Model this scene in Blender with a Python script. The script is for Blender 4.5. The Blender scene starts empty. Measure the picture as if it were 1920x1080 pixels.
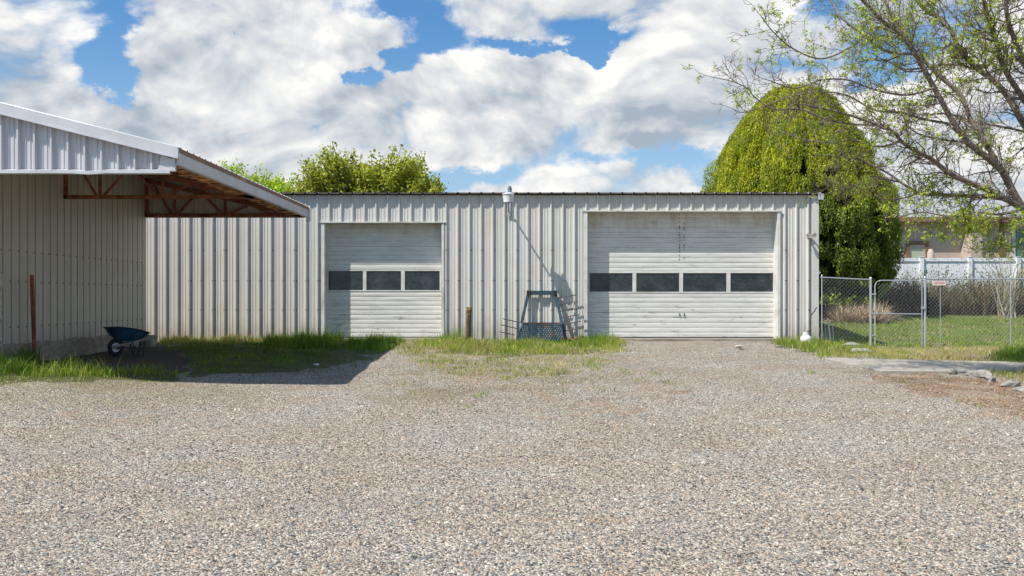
import bpy, bmesh, math, random
import numpy as np
from mathutils import Vector, Matrix
random.seed(7); rng = np.random.default_rng(7)
S = bpy.context.scene; COL = S.collection; R = math.radians

# ------------------------------------------------------------ camera
F, CX, CY, CZ = 1740.0, 950.0, 558.0, 1.13
cam = bpy.data.cameras.new("camera"); camo = bpy.data.objects.new("camera", cam); COL.objects.link(camo)
cam.sensor_width = 36; cam.lens = F*36/1920; cam.shift_x = (960-CX)/1920; cam.shift_y = (CY-540)/1920
cam.clip_end = 2000; cam.clip_start = .1
camo.location = (0, 0, CZ); camo.rotation_euler = (R(90), 0, 0); S.camera = camo
# ------------------------------------------------------------ light
SD = Vector((.62, .40, -1)).normalized()          # where the sunlight travels
sl = bpy.data.lights.new("sun", 'SUN'); sl.energy = 5.0; sl.angle = R(.53); sl.color = (1, .95, .875)
so = bpy.data.objects.new("sun", sl); COL.objects.link(so)
so.rotation_euler = SD.to_track_quat('-Z', 'Y').to_euler()
S.view_settings.view_transform = 'Standard'; S.view_settings.look = 'None'
S.view_settings.exposure = 0.35; S.view_settings.gamma = 1
# ------------------------------------------------------------ node helpers
class NT:
    def __init__(s, t): s.t = t; s.n = t.nodes; s.l = t.links
    def node(s, k, **kw):
        n = s.n.new(k)
        for a, b in kw.items(): setattr(n, a, b)
        return n
    def put(s, sock, v):
        if v is None: return
        if isinstance(v, bpy.types.NodeSocket): s.l.new(v, sock)
        else:
            if isinstance(v, (tuple, list)) and len(v) == 3 and sock.type == 'RGBA': v = (*v, 1)
            sock.default_value = v
    def m(s, op, a, b=None, c=None, clamp=False):
        n = s.node('ShaderNodeMath', operation=op, use_clamp=clamp)
        for i, v in enumerate((a, b, c)): s.put(n.inputs[i], v)
        return n.outputs[0]
    def vm(s, op, a, b=None, out=0):
        n = s.node('ShaderNodeVectorMath', operation=op); s.put(n.inputs[0], a); s.put(n.inputs[1], b)
        return n.outputs[out]
    def mix(s, f, a, b, bt='MIX'):
        n = s.node('ShaderNodeMix', data_type='RGBA', blend_type=bt)
        s.put(n.inputs[0], f); s.put(n.inputs[6], a); s.put(n.inputs[7], b); return n.outputs[2]
    def ss(s, v, lo, hi, a=0., b=1.):
        n = s.node('ShaderNodeMapRange', interpolation_type='SMOOTHSTEP')
        for i, x in enumerate((v, lo, hi, a, b)): s.put(n.inputs[i], x)
        return n.outputs[0]
    def noise(s, vec, scale, detail=4, rough=.55, dist=0., out='Fac'):
        n = s.node('ShaderNodeTexNoise'); s.put(n.inputs['Vector'], vec)
        n.inputs['Scale'].default_value = scale; n.inputs['Detail'].default_value = detail
        n.inputs['Roughness'].default_value = rough; n.inputs['Distortion'].default_value = dist
        return n.outputs[out]
    def vor(s, vec, scale, out='Distance', feature='F1', detail=0, rand=1.):
        n = s.node('ShaderNodeTexVoronoi', feature=feature); s.put(n.inputs['Vector'], vec)
        n.inputs['Scale'].default_value = scale; n.inputs['Randomness'].default_value = rand
        if detail: n.inputs['Detail'].default_value = detail
        return n.outputs[out]
    def ramp(s, v, stops, interp='LINEAR'):
        n = s.node('ShaderNodeValToRGB'); n.color_ramp.interpolation = interp
        e = n.color_ramp.elements
        while len(e) > 1: e.remove(e[-1])
        e[0].position = stops[0][0]; e[0].color = (*stops[0][1], 1)
        for p, c in stops[1:]:
            k = e.new(p); k.color = (*c, 1)
        s.put(n.inputs[0], v); return n.outputs[0]
    def geo(s): return s.node('ShaderNodeNewGeometry').outputs['Position']
    def attr(s, name, out='Color'):
        n = s.node('ShaderNodeAttribute'); n.attribute_name = name; return n.outputs[out]
    def scale(s, v, xyz): return s.vm('MULTIPLY', v, xyz)
MATS = {}
def mat(name, col=(.5, .5, .5), rough=.7, metal=0., fn=None, spec=None):
    if name in MATS: return MATS[name]
    m = bpy.data.materials.new(name); m.use_nodes = True; nt = NT(m.node_tree)
    b = nt.n['Principled BSDF']; b.inputs['Roughness'].default_value = rough; b.inputs['Metallic'].default_value = metal
    if spec is not None: b.inputs['Specular IOR Level'].default_value = spec
    b.inputs['Base Color'].default_value = (*col, 1)
    if fn: fn(nt, b)
    MATS[name] = m; return m
def bump(nt, b, h, dist=.01, strength=1.):
    n = nt.node('ShaderNodeBump'); n.inputs['Distance'].default_value = dist; n.inputs['Strength'].default_value = strength
    nt.put(n.inputs['Height'], h); nt.l.new(n.outputs[0], b.inputs['Normal'])
def speckled(name, c1, c2, sc=8, rough=.7, metal=0., bd=.0, stretch=(1, 1, 1), c3=None, lo=.35, hi=.65, detail=6):
    def fn(nt, b):
        p = nt.scale(nt.geo(), stretch)
        v = nt.ss(nt.noise(p, sc, detail, .62), lo, hi)
        c = nt.mix(v, c1, c2)
        if c3: c = nt.mix(nt.ss(nt.noise(p, sc*.27, 5, .6), .55, .68), c, c3)
        nt.put(b.inputs['Base Color'], c)
        if bd: bump(nt, b, nt.noise(p, sc*3, 4), bd)
    return mat(name, c1, rough, metal, fn)
# ------------------------------------------------------------ world: sky + cumulus clouds
W = bpy.data.worlds.new("World"); S.world = W; W.use_nodes = True
w = NT(W.node_tree); bg = w.n['Background']
sky = w.node('ShaderNodeTexSky', sky_type='NISHITA'); sky.sun_disc = False
sky.sun_elevation = math.asin(-SD.z); sky.sun_rotation = math.atan2(-SD.x, -SD.y)
sky.air_density = 1.0; sky.dust_density = 1.6; sky.ozone_density = 2.0
tc = w.node('ShaderNodeTexCoord').outputs['Generated']
dn = w.vm('NORMALIZE', tc); sp = w.node('ShaderNodeSeparateXYZ'); w.put(sp.inputs[0], dn)
az = w.m('ARCTAN2', sp.outputs[0], sp.outputs[1]); el = w.m('ARCSINE', sp.outputs[2])
cb = w.node('ShaderNodeCombineXYZ'); w.put(cb.inputs[0], az); w.put(cb.inputs[1], el)
pe = cb.outputs[0]
# noise is sampled on a flattened direction so that cloud layers read as horizontal banks
pn = w.scale(dn, (1, 1, 1.55))
pw = w.vm('ADD', pn, w.scale(w.vm('SUBTRACT', w.noise(pn, 3.2, 3, .5, out='Color'), (.5, .5, .5)), (.16, .16, .16)))
def ang(x, y):
    u, v = (x-CX)/F, (CY-y)/F
    return math.atan(u), math.atan2(v, math.sqrt(1+u*u))
warp = w.vm('ADD', pe, w.scale(w.vm('SUBTRACT', w.noise(pn, 9, 6, .68, out='Color'), (.5, .5, .5)), (.11, .07, 0)))
def blobs(lst):
    acc = None
    for x, y, rx, ry, wt in lst:
        a, e = ang(x, y)
        d = w.scale(w.vm('SUBTRACT', warp, (a, e, 0)), (F/rx, F/ry, 0))
        g = w.m('MULTIPLY', w.m('EXPONENT', w.m('MULTIPLY', w.vm('DOT_PRODUCT', d, d, 1), -1.)), wt)
        acc = g if acc is None else w.m('ADD', acc, g)
    return acc
gaps = blobs([(215, 55, 52, 70, 1.0), (190, 130, 45, 45, .8), (235, 190, 40, 35, .6), (130, 240, 80, 22, .6), (745, 5, 90, 22, .95), (810, 60, 50, 38, .9),
              (735, 112, 40, 22, .75), (650, 148, 50, 20, .7),  (940, 88, 95, 17, .9), (1108, 95, 42, 38, 1.0),
              (1520, 20, 45, 35, .9), (900, 330, 110, 24, .8), (1180, 296, 130, 13, .75), (1300, 300, 50, 22, .6), (1160, 60, 50, 20, .5),
              (820, 350, 60, 25, .6), (1345, 335, 40, 40, .5), (470, 140, 85, 75, -.5), (300, 170, 50, 90, -.35), (620, 70, 80, 50, -.2), (1300, 215, 60, 30, -.4), (270, 240, 120, 55, -.75), (120, 215, 70, 40, -.4)])
grey = blobs([(50, 165, 110, 45, .8), (420, 255, 170, 30, .45), (600, 235, 130, 28, .45), (1190, 205, 110, 24, .5), (1240, 265, 120, 20, .95),
              (560, 335, 240, 26, .6), (990, 258, 150, 22, .45), (1360, 130, 80, 50, .3), (620, 95, 120, 22, .25), (1330, 235, 80, 30, .45), (960, 40, 120, 22, .25)])
def billow(off):
    q = w.vm('ADD', pw, off) if off else pw
    a = w.m('SUBTRACT', 1., w.vor(q, 11., detail=5))
    b = w.noise(q, 6.5, 10, .58)
    return w.m('ADD', w.m('MULTIPLY', a, .42), w.m('MULTIPLY', b, .9))
B0 = billow(None); B1 = billow((-.010, -.006, .016)); B2 = billow((-.035, -.015, .060))
soft = w.noise(pn, 4., 3, .5)
dens = w.m('SUBTRACT', w.m('ADD', w.m('MULTIPLY', w.m('SUBTRACT', B0, .70), 2.0), 1.17), gaps)
alpha = w.ss(dens, w.ss(soft, .35, .65, .02, .22), w.ss(soft, .35, .65, .75, .36))
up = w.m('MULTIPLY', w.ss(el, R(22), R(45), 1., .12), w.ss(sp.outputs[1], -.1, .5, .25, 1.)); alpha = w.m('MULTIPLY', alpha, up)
rel = w.m('ADD', w.m('MULTIPLY', w.m('SUBTRACT', B0, B1), 1.5), w.m('MULTIPLY', w.m('SUBTRACT', B0, B2), 1.15))
lit = w.m('ADD', w.m('ADD', .66, rel), w.m('MULTIPLY', w.m('SUBTRACT', .55, dens), .10))
lit = w.m('SUBTRACT', lit, w.m('MULTIPLY', grey, .62), clamp=True)
CLK = 11.6
ccol = w.ramp(lit, [(0, (.43*CLK, .50*CLK, .59*CLK)), (.30, (.60*CLK, .655*CLK, .72*CLK)), (.60, (.80*CLK, .825*CLK, .855*CLK)), (.85, (.97*CLK, .97*CLK, .965*CLK)), (1, (1.08*CLK, 1.07*CLK, 1.05*CLK))])
skyc = w.mix(1., sky.outputs[0], (.88, 1.50, 1.92), 'MULTIPLY')
skyc = w.mix(w.ss(el, R(3), R(17), .55, .0), skyc, (.62*CLK, .78*CLK, .92*CLK))
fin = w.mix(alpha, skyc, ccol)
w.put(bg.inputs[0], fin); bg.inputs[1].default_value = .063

# ------------------------------------------------------------ mesh helpers
def P(x, y, Y): return Vector(((x-CX)/F*Y, Y, CZ-(y-CY)/F*Y))
def pv(x, Y): return (x-CX)/F*Y
def ph(y, Y): return CZ-(y-CY)/F*Y
def tag(o, label=None, cat=None, group=None, kind=None):
    if label: o['label'] = label
    if cat: o['category'] = cat
    if group: o['group'] = group
    if kind: o['kind'] = kind
    return o
def empty(name, loc, label, cat, group=None):
    o = bpy.data.objects.new(name, None); COL.objects.link(o); o.location = loc
    o.empty_display_size = .2
    return tag(o, label, cat, group)
class MB:
    def __init__(s): s.v = []; s.f = []; s.mi = []; s.cur = 0
    def add(s, vs, fs):
        k = len(s.v); s.v += [tuple(v) for v in vs]
        for f in fs: s.f.append(tuple(i+k for i in f)); s.mi.append(s.cur)
    def box(s, x0, x1, y0, y1, z0, z1, rot=None, org=None):
        vs = [Vector((x, y, z)) for x in (x0, x1) for y in (y0, y1) for z in (z0, z1)]
        if rot is not None: vs = [rot @ v for v in vs]
        if org is not None: vs = [v+org for v in vs]
        s.add(vs, [(0, 1, 3, 2), (4, 6, 7, 5), (0, 4, 5, 1), (2, 3, 7, 6), (0, 2, 6, 4), (1, 5, 7, 3)])
    def bar(s, a, b, w=.05, h=.05, up=(0, 0, 1)):
        a, b = Vector(a), Vector(b); d = (b-a).normalized(); u = Vector(up)
        if abs(d.dot(u)) > .98: u = Vector((0, 1, 0))
        x = d.cross(u).normalized()*w/2; y = x.cross(d).normalized()*h/2
        vs = [p+i*x+j*y for p in (a, b) for i, j in ((-1, -1), (1, -1), (1, 1), (-1, 1))]
        s.add(vs, [(3, 2, 1, 0), (4, 5, 6, 7), (0, 1, 5, 4), (1, 2, 6, 5), (2, 3, 7, 6), (3, 0, 4, 7)])
    def tube(s, pts, r, n=8, cap=True):
        pts = [Vector(p) for p in pts]; rs = r if isinstance(r, (list, tuple)) else [r]*len(pts)
        k = len(s.v); ref = Vector((0, 0, 1))
        for i, p in enumerate(pts):
            d = (pts[min(i+1, len(pts)-1)]-pts[max(i-1, 0)]).normalized()
            if abs(d.dot(ref)) > .95: ref = Vector((1, 0, 0)) if abs(d.x) < .9 else Vector((0, 1, 0))
            x = d.cross(ref).normalized(); y = x.cross(d)
            for j in range(n):
                a = 2*math.pi*j/n; s.v.append(tuple(p+(x*math.cos(a)+y*math.sin(a))*rs[i]))
        for i in range(len(pts)-1):
            for j in range(n):
                a, b = k+i*n+j, k+i*n+(j+1) % n; s.f.append((a, b, b+n, a+n)); s.mi.append(s.cur)
        if cap:
            s.f.append(tuple(k+j for j in range(n))[::-1]); s.f.append(tuple(k+(len(pts)-1)*n+j for j in range(n))); s.mi += [s.cur]*2
    def lathe(s, prof, c, n=20, axis='z'):
        k = len(s.v); c = Vector(c)
        for r, z in prof:
            for j in range(n):
                a = 2*math.pi*j/n; x, y = r*math.cos(a), r*math.sin(a)
                s.v.append(tuple(c+(Vector((x, y, z)) if axis == 'z' else Vector((x, z, y)))))
        for i in range(len(prof)-1):
            for j in range(n):
                a, b = k+i*n+j, k+i*n+(j+1) % n; s.f.append((a, b, b+n, a+n)); s.mi.append(s.cur)
    def prism(s, poly, y0, y1):       # poly in x,z
        n = len(poly); vs = [(x, y0, z) for x, z in poly]+[(x, y1, z) for x, z in poly]
        s.add(vs, [tuple(range(n))[::-1], tuple(range(n, 2*n))]+[(i, (i+1) % n, n+(i+1) % n, n+i) for i in range(n)])
    def build(s, name, m, parent=None, smooth=False, bevel=0, org=None):
        me = bpy.data.meshes.new(name); me.from_pydata(s.v, [], s.f); me.validate(clean_customdata=False)
        ms = m if isinstance(m, list) else [m]
        for q in ms: me.materials.append(q)
        bm = bmesh.new(); bm.from_mesh(me); bmesh.ops.recalc_face_normals(bm, faces=bm.faces); bm.to_mesh(me); bm.free()
        if len(ms) > 1 and len(me.polygons) == len(s.mi): me.polygons.foreach_set('material_index', s.mi)
        if smooth:
            me.polygons.foreach_set('use_smooth', [True]*len(me.polygons))
            try: me.set_sharp_from_angle(angle=R(40))
            except Exception: pass
        o = bpy.data.objects.new(name, me); COL.objects.link(o)
        if parent is not None:
            o.parent = parent
            q = parent; off = Vector((0, 0, 0))
            while q is not None: off += q.location; q = q.parent
            me.transform(Matrix.Translation(-off))
        if bevel:
            b = o.modifiers.new('bevel', 'BEVEL'); b.width = bevel; b.segments = 2; b.limit_method = 'ANGLE'
        return o
def fast(name, V, Fc, m, cols=None, parent=None, smooth=False):
    V = np.asarray(V, np.float32); Fc = np.asarray(Fc, np.int32); k = Fc.shape[1]
    me = bpy.data.meshes.new(name); me.vertices.add(len(V)); me.vertices.foreach_set('co', V.ravel())
    me.loops.add(Fc.size); me.loops.foreach_set('vertex_index', Fc.ravel())
    me.polygons.add(len(Fc)); me.polygons.foreach_set('loop_start', np.arange(0, Fc.size, k, dtype=np.int32))
    try: me.polygons.foreach_set('loop_total', np.full(len(Fc), k, np.int32))
    except Exception: pass
    if smooth: me.polygons.foreach_set('use_smooth', np.ones(len(Fc), bool))
    me.update(calc_edges=True)
    if cols is not None:
        a = me.color_attributes.new('Col', 'FLOAT_COLOR', 'POINT')
        c = np.ones((len(V), 4), np.float32); c[:, :3] = cols; a.data.foreach_set('color', c.ravel())
    me.materials.append(m)
    o = bpy.data.objects.new(name, me); COL.objects.link(o)
    if parent is not None:
        o.parent = parent; me.transform(Matrix.Translation(-Vector(parent.location)))
    return o
def sst(x): x = np.clip(x, 0, 1); return x*x*(3-2*x)
def vnoise(x, y, sc, seed=0):
    x = np.asarray(x, float)*sc; y = np.asarray(y, float)*sc
    xi = np.floor(x).astype(int); yi = np.floor(y).astype(int); fx = x-xi; fy = y-yi
    def h(a, b):
        n = (a*374761393+b*668265263+seed*974634777) & 0xffffffff; n = ((n ^ (n >> 13))*1274126177) & 0xffffffff
        return ((n ^ (n >> 16)) & 0xffff)/65535.
    fx = fx*fx*(3-2*fx); fy = fy*fy*(3-2*fy)
    return (h(xi, yi)*(1-fx)+h(xi+1, yi)*fx)*(1-fy)+(h(xi, yi+1)*(1-fx)+h(xi+1, yi+1)*fx)*fy
def G(X, Y):
    X = np.asarray(X, float); Y = np.asarray(Y, float)
    b = -.35*sst((23-Y)/16)
    L = sst((X+8.5)/5); k = sst((Y-9)/5); b = b*(1-k+k*L)
    r = -.15*sst((X-7.5)/2)*sst((Y-12)/8)*(1-sst((Y-25)/5))
    up = sst((X-7)/2)*(.40*sst((Y-26)/7)+.45*sst((Y-33)/6)+.15*sst((Y-38)/8))
    far = (1-sst((X-7)/2))*sst((Y-31)/10)*.9
    lf = .10*sst((-4.5-X)/3.5)*sst((17-Y)/2)*sst((Y-11.5)/1.5)
    return b+r+up+far+lf+(vnoise(X, Y, 1.1)-.5)*.035+(vnoise(X, Y, .35, 3)-.5)*.05*sst((22-Y)/4)
def proj(X, Y, Z): return CX+F*X/Y, CY+F*(CZ-Z)/Y
def gp(x, y):                       # the point of the ground seen at a photo pixel
    Y = 20.
    for _ in range(60):
        Y2 = F*(CZ-float(G((x-CX)/F*Y, Y)))/max(y-CY, 4); Y = Y*.6+Y2*.4
    X = (x-CX)/F*Y; return X, Y, float(G(X, Y))
def inpoly(x, y, poly):
    c = np.zeros(len(x), bool); n = len(poly); j = n-1
    for i in range(n):
        xi, yi = poly[i]; xj, yj = poly[j]
        with np.errstate(divide='ignore', invalid='ignore'):
            t = ((yi > y) != (yj > y)) & (x < (xj-xi)*(y-yi)/((yj-yi) or 1e-9)+xi)
        c ^= t; j = i
    return c
# ------------------------------------------------------------ materials
def metal_wall(name, c, dirt=.5, streak=True):
    def fn(nt, b):
        p = nt.geo()
        s1 = nt.noise(nt.scale(p, (9, 9, .35)), 1.2, 6, .6)
        s2 = nt.noise(p, 1.3, 5, .6)
        col = nt.mix(nt.ss(s1, .3, .75), c, tuple(x*.86 for x in c))
        col = nt.mix(nt.m('MULTIPLY', nt.ss(s2, .45, .8), .5), col, (c[0]*.80, c[1]*.76, c[2]*.68))
        z = nt.node('ShaderNodeSeparateXYZ'); nt.put(z.inputs[0], p)
        low = nt.m('MULTIPLY', nt.ss(nt.m('ADD', z.outputs[2], nt.m('MULTIPLY', nt.noise(nt.scale(p, (5, 5, 2)), 2, 4), -.7)), -.25, .35, 1., 0.), dirt)
        col = nt.mix(low, col, (.30, .25, .185))
        sc = nt.ss(nt.noise(nt.scale(p, (3, 3, 14)), 5, 5, .7), .70, .78)
        col = nt.mix(nt.m('MULTIPLY', sc, .25), col, (.32, .29, .25))
        nt.put(b.inputs['Base Color'], col); bump(nt, b, nt.noise(nt.scale(p, (1, 1, .5)), 2.6, 3), .006)
    return mat(name, c, .42, 0, fn, .4)
M_WALL = metal_wall('painted_ribbed_steel', (.60, .58, .535), .5)
M_SIDE = metal_wall('aged_ribbed_steel', (.53, .495, .425), .3)
M_GABLE = metal_wall('grey_ribbed_steel', (.55, .555, .575), 0)
M_ROOF = speckled('galvanised_roof', (.40, .41, .42), (.28, .29, .30), 3, .45, .5)
M_ROOFU = speckled('roof_underside', (.16, .14, .12), (.30, .13, .05), 2.2, .8, 0, c3=(.55, .30, .11))
M_TRIM = speckled('painted_trim', (.66, .65, .62), (.55, .53, .49), 4, .5, stretch=(1, 1, 1), c3=(.40, .36, .30))
M_WTRIM = speckled('white_trim', (.53, .53, .55), (.45, .45, .47), 3, .5)
M_DOOR = None
def door_fn(nt, b):
    p = nt.geo(); z = nt.node('ShaderNodeSeparateXYZ'); nt.put(z.inputs[0], p)
    c = nt.mix(nt.ss(nt.noise(nt.scale(p, (.8, 1, 6)), 1.6, 6, .65), .4, .75), (.68, .665, .625), (.52, .50, .455))
    # grime smeared on the lower panels and brown water marks under the header
    gr = nt.ss(nt.noise(nt.scale(p, (1.1, 1, 5.)), 2.2, 7, .7), .56, .68)
    low = nt.ss(z.outputs[2], .2, 1.5, 1., .25)
    c = nt.mix(nt.m('MULTIPLY', nt.m('MULTIPLY', gr, low), .9), c, (.17, .19, .19))
    st = nt.m('MULTIPLY', nt.ss(nt.noise(nt.scale(p, (2.2, 1, .8)), 2.5, 5, .6), .45, .7), nt.ss(z.outputs[2], 2.6, 3.2))
    c = nt.mix(nt.m('MULTIPLY', st, .6), c, (.42, .33, .22))
    nt.put(b.inputs['Base Color'], c)
M_DOOR = mat('weathered_white_door', (.7, .7, .67), .5, 0, door_fn)
def glass_fn(nt, b):
    p = nt.geo()
    n1 = nt.noise(nt.scale(p, (1.6, 1, 2.2)), 1.6, 7, .7); n2 = nt.noise(nt.scale(p, (3, 1, 1)), 22, 5, .75)
    c = nt.mix(nt.ss(nt.m('ADD', nt.m('MULTIPLY', n1, .6), nt.m('MULTIPLY', n2, .4)), .4, .68), (.012, .018, .022), (.065, .074, .076))
    nt.put(b.inputs['Base Color'], c)
M_GLASS = mat('dusty_dark_glass', (.03, .04, .05), .12, 0, glass_fn, .5)
M_RUST = speckled('rusty_red_steel', (.19, .055, .03), (.32, .12, .06), 7, .85, 0, .003, c3=(.08, .04, .03))
M_PEEL = speckled('peeling_rust', (.70, .36, .12), (.16, .065, .035), 6, .9, 0, .01, stretch=(1, 1.6, 1), c3=(.20, .07, .04), lo=.42, hi=.56)
M_CONC = speckled('stem_wall_concrete', (.34, .30, .25), (.22, .19, .155), 3.5, .92, 0, .01, stretch=(1, 1, 2.5), c3=(.15, .13, .11))
M_PATH = speckled('path_concrete', (.36, .33, .285), (.28, .25, .21), 2.5, .92, 0, .004, c3=(.30, .26, .22), detail=9)
M_GALV = mat('galvanised_pipe', (.50, .52, .54), .42, .55)
M_WIRE = mat('galvanised_wire', (.30, .31, .31), .6, .2)
M_BLACK = mat('black_rubber', (.022, .022, .024), .75)
M_DARK = mat('black_steel', (.02, .02, .022), .5)
M_SCREW = mat('screw_heads', (.06, .05, .045), .5)
M_WHITE = speckled('white_enamel', (.78, .78, .76), (.64, .63, .60), 9, .4)
M_TANKW = mat('white_rim', (.72, .72, .70), .5)
def leafmat(name, trans=.35, rough=.55):
    def fn(nt, b):
        c = nt.attr('Col'); nt.put(b.inputs['Base Color'], c); b.inputs['Specular IOR Level'].default_value = .25
        t = nt.node('ShaderNodeBsdfTranslucent'); nt.put(t.inputs[0], nt.mix(1., c, (1.5, 1.6, .7), 'MULTIPLY'))
        mx = nt.node('ShaderNodeMixShader'); mx.inputs[0].default_value = trans
        nt.l.new(b.outputs[0], mx.inputs[1]); nt.l.new(t.outputs[0], mx.inputs[2])
        nt.l.new(mx.outputs[0], nt.n['Material Output'].inputs[0])
    return mat(name, (.1, .2, .05), rough, 0, fn)
M_LEAF = leafmat('leaves'); M_GRASS = leafmat('grass_blades', .3)
M_BARK = speckled('grey_brown_bark', (.11, .08, .06), (.25, .20, .165), 14, .9, 0, .01)
M_BARK2 = speckled('dark_bark', (.07, .05, .04), (.14, .10, .08), 10, .9, 0, .01)
M_TWIG = leafmat('dry_twigs', .05, .9)

# ------------------------------------------------------------ ground
def axis(lo, hi, a, b, step, far):
    mid = list(np.arange(a, b, step)); L = []; x = a; st = step
    while x > lo: st *= far; x -= st; L.append(x)
    Rr = []; x = b; st = step
    while x < hi: Rr.append(x); st *= far; x += st
    return np.array(L[::-1]+mid+Rr)
gx = axis(-500, 500, -11, 13, .1, 1.22); gy = axis(-60, 900, 3., 27, .1, 1.12)
XX, YY = np.meshgrid(gx, gy); ZZ = G(XX, YY)
nx, ny = len(gx), len(gy)
V = np.stack([XX.ravel(), YY.ravel(), ZZ.ravel()], 1)
idx = np.arange(nx*ny).reshape(ny, nx)
Fq = np.stack([idx[:-1, :-1].ravel(), idx[:-1, 1:].ravel(), idx[1:, 1:].ravel(), idx[1:, :-1].ravel()], 1)
Yc = np.maximum(V[:, 1], .5)
px, py = proj(V[:, 0], Yc, V[:, 2]); px = px+(vnoise(V[:, 0], V[:, 1], 2.2, 5)-.5)*46; py = py+(vnoise(V[:, 0], V[:, 1], 2.4, 6)-.5)*12
def ell(lst):
    m = np.zeros(len(V))
    for x, y, rx, ry, a in lst: m = np.maximum(m, min(1, a*1.25)*np.clip(1.45-((px-x)/rx/1.15)**2-((py-y)/ry/1.2)**2, 0, 1))
    return m
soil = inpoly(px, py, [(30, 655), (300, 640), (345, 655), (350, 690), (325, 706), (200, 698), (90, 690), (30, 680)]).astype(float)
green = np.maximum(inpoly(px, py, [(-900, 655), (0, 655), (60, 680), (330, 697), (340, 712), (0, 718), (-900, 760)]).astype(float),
        inpoly(px, py, [(290, 620), (770, 620), (745, 655), (690, 670), (600, 690), (350, 706), (345, 655)])*.8)
green = np.maximum(green, inpoly(px, py, [(770, 620), (1165, 630), (1170, 655), (1110, 664), (900, 668), (800, 656)])*.85)
green = np.maximum(green, inpoly(px, py, [(1440, 632), (1535, 630), (1560, 672), (1500, 656), (1450, 650)])*.9)
lawn = ((V[:, 1] > 24.3) & (V[:, 0] > 7.5)).astype(float)
lawn = np.maximum(lawn, (V[:, 1] > 31).astype(float))
straw = inpoly(px, py, [(1540, 648), (3500, 648), (3500, 676), (1920, 684), (1700, 680), (1545, 673)])*(V[:, 0] > 7.5).astype(float)
straw = np.maximum(straw, inpoly(px, py, [(1850, 700), (3500, 690), (3500, 800), (1950, 735), (1890, 716)]))
straw = np.maximum(straw, ell([(170, 735, 330, 26, .55), (1000, 690, 260, 26, .4), (760, 745, 110, 12, .6), (300, 728, 200, 10, .4)]))
clay = ell([(1020, 783, 20, 5, 1), (1082, 775, 26, 6, 1), (1190, 776, 20, 5, .9), (1105, 757, 22, 5, .9), (1128, 768, 28, 5, .8), (905, 705, 32, 8, .8),
            (865, 712, 14, 4, .7), (980, 727, 20, 4, .6), (1215, 727, 26, 5, .7), (1275, 732, 18, 4, .8), (1110, 730, 15, 4, .7), (1010, 743, 24, 4, .6), (1260, 790, 14, 4, .4),
            (1160, 975, 60, 9, .8), (700, 782, 20, 4, .4), (130, 775, 40, 7, .6), (390, 745, 22, 4, .4), (1800, 730, 110, 16, 1.0), (1890, 745, 90, 26, 1.0), (1700, 702, 60, 7, .8),
            (1880, 775, 40, 8, .7), (1290, 640, 60, 5, .5), (230, 790, 40, 6, .4), (1640, 720, 60, 8, .4), (740, 700, 30, 4, .3)])
brown = ell([(820, 735, 75, 6, .9), (1080, 716, 60, 5, .6), (1115, 750, 45, 5, .6), (1280, 731, 22, 3, .7), (770, 702, 40, 4, .6), (900, 760, 60, 5, .5),
             (1660, 697, 80, 5, .9), (1760, 712, 90, 6, .8), (1180, 800, 50, 4, .4), (950, 795, 40, 4, .4), (640, 705, 60, 6, .5), (30, 785, 40, 4, .4), (1400, 672, 120, 5, .35),
             (860, 680, 90, 7, .6), (1000, 700, 110, 8, .6), (930, 730, 120, 7, .55), (1060, 765, 80, 6, .5), (760, 722, 60, 6, .5), (1190, 715, 60, 6, .45)])
me_ground = fast('ground', V, Fq, None, None, smooth=True) if False else None
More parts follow.
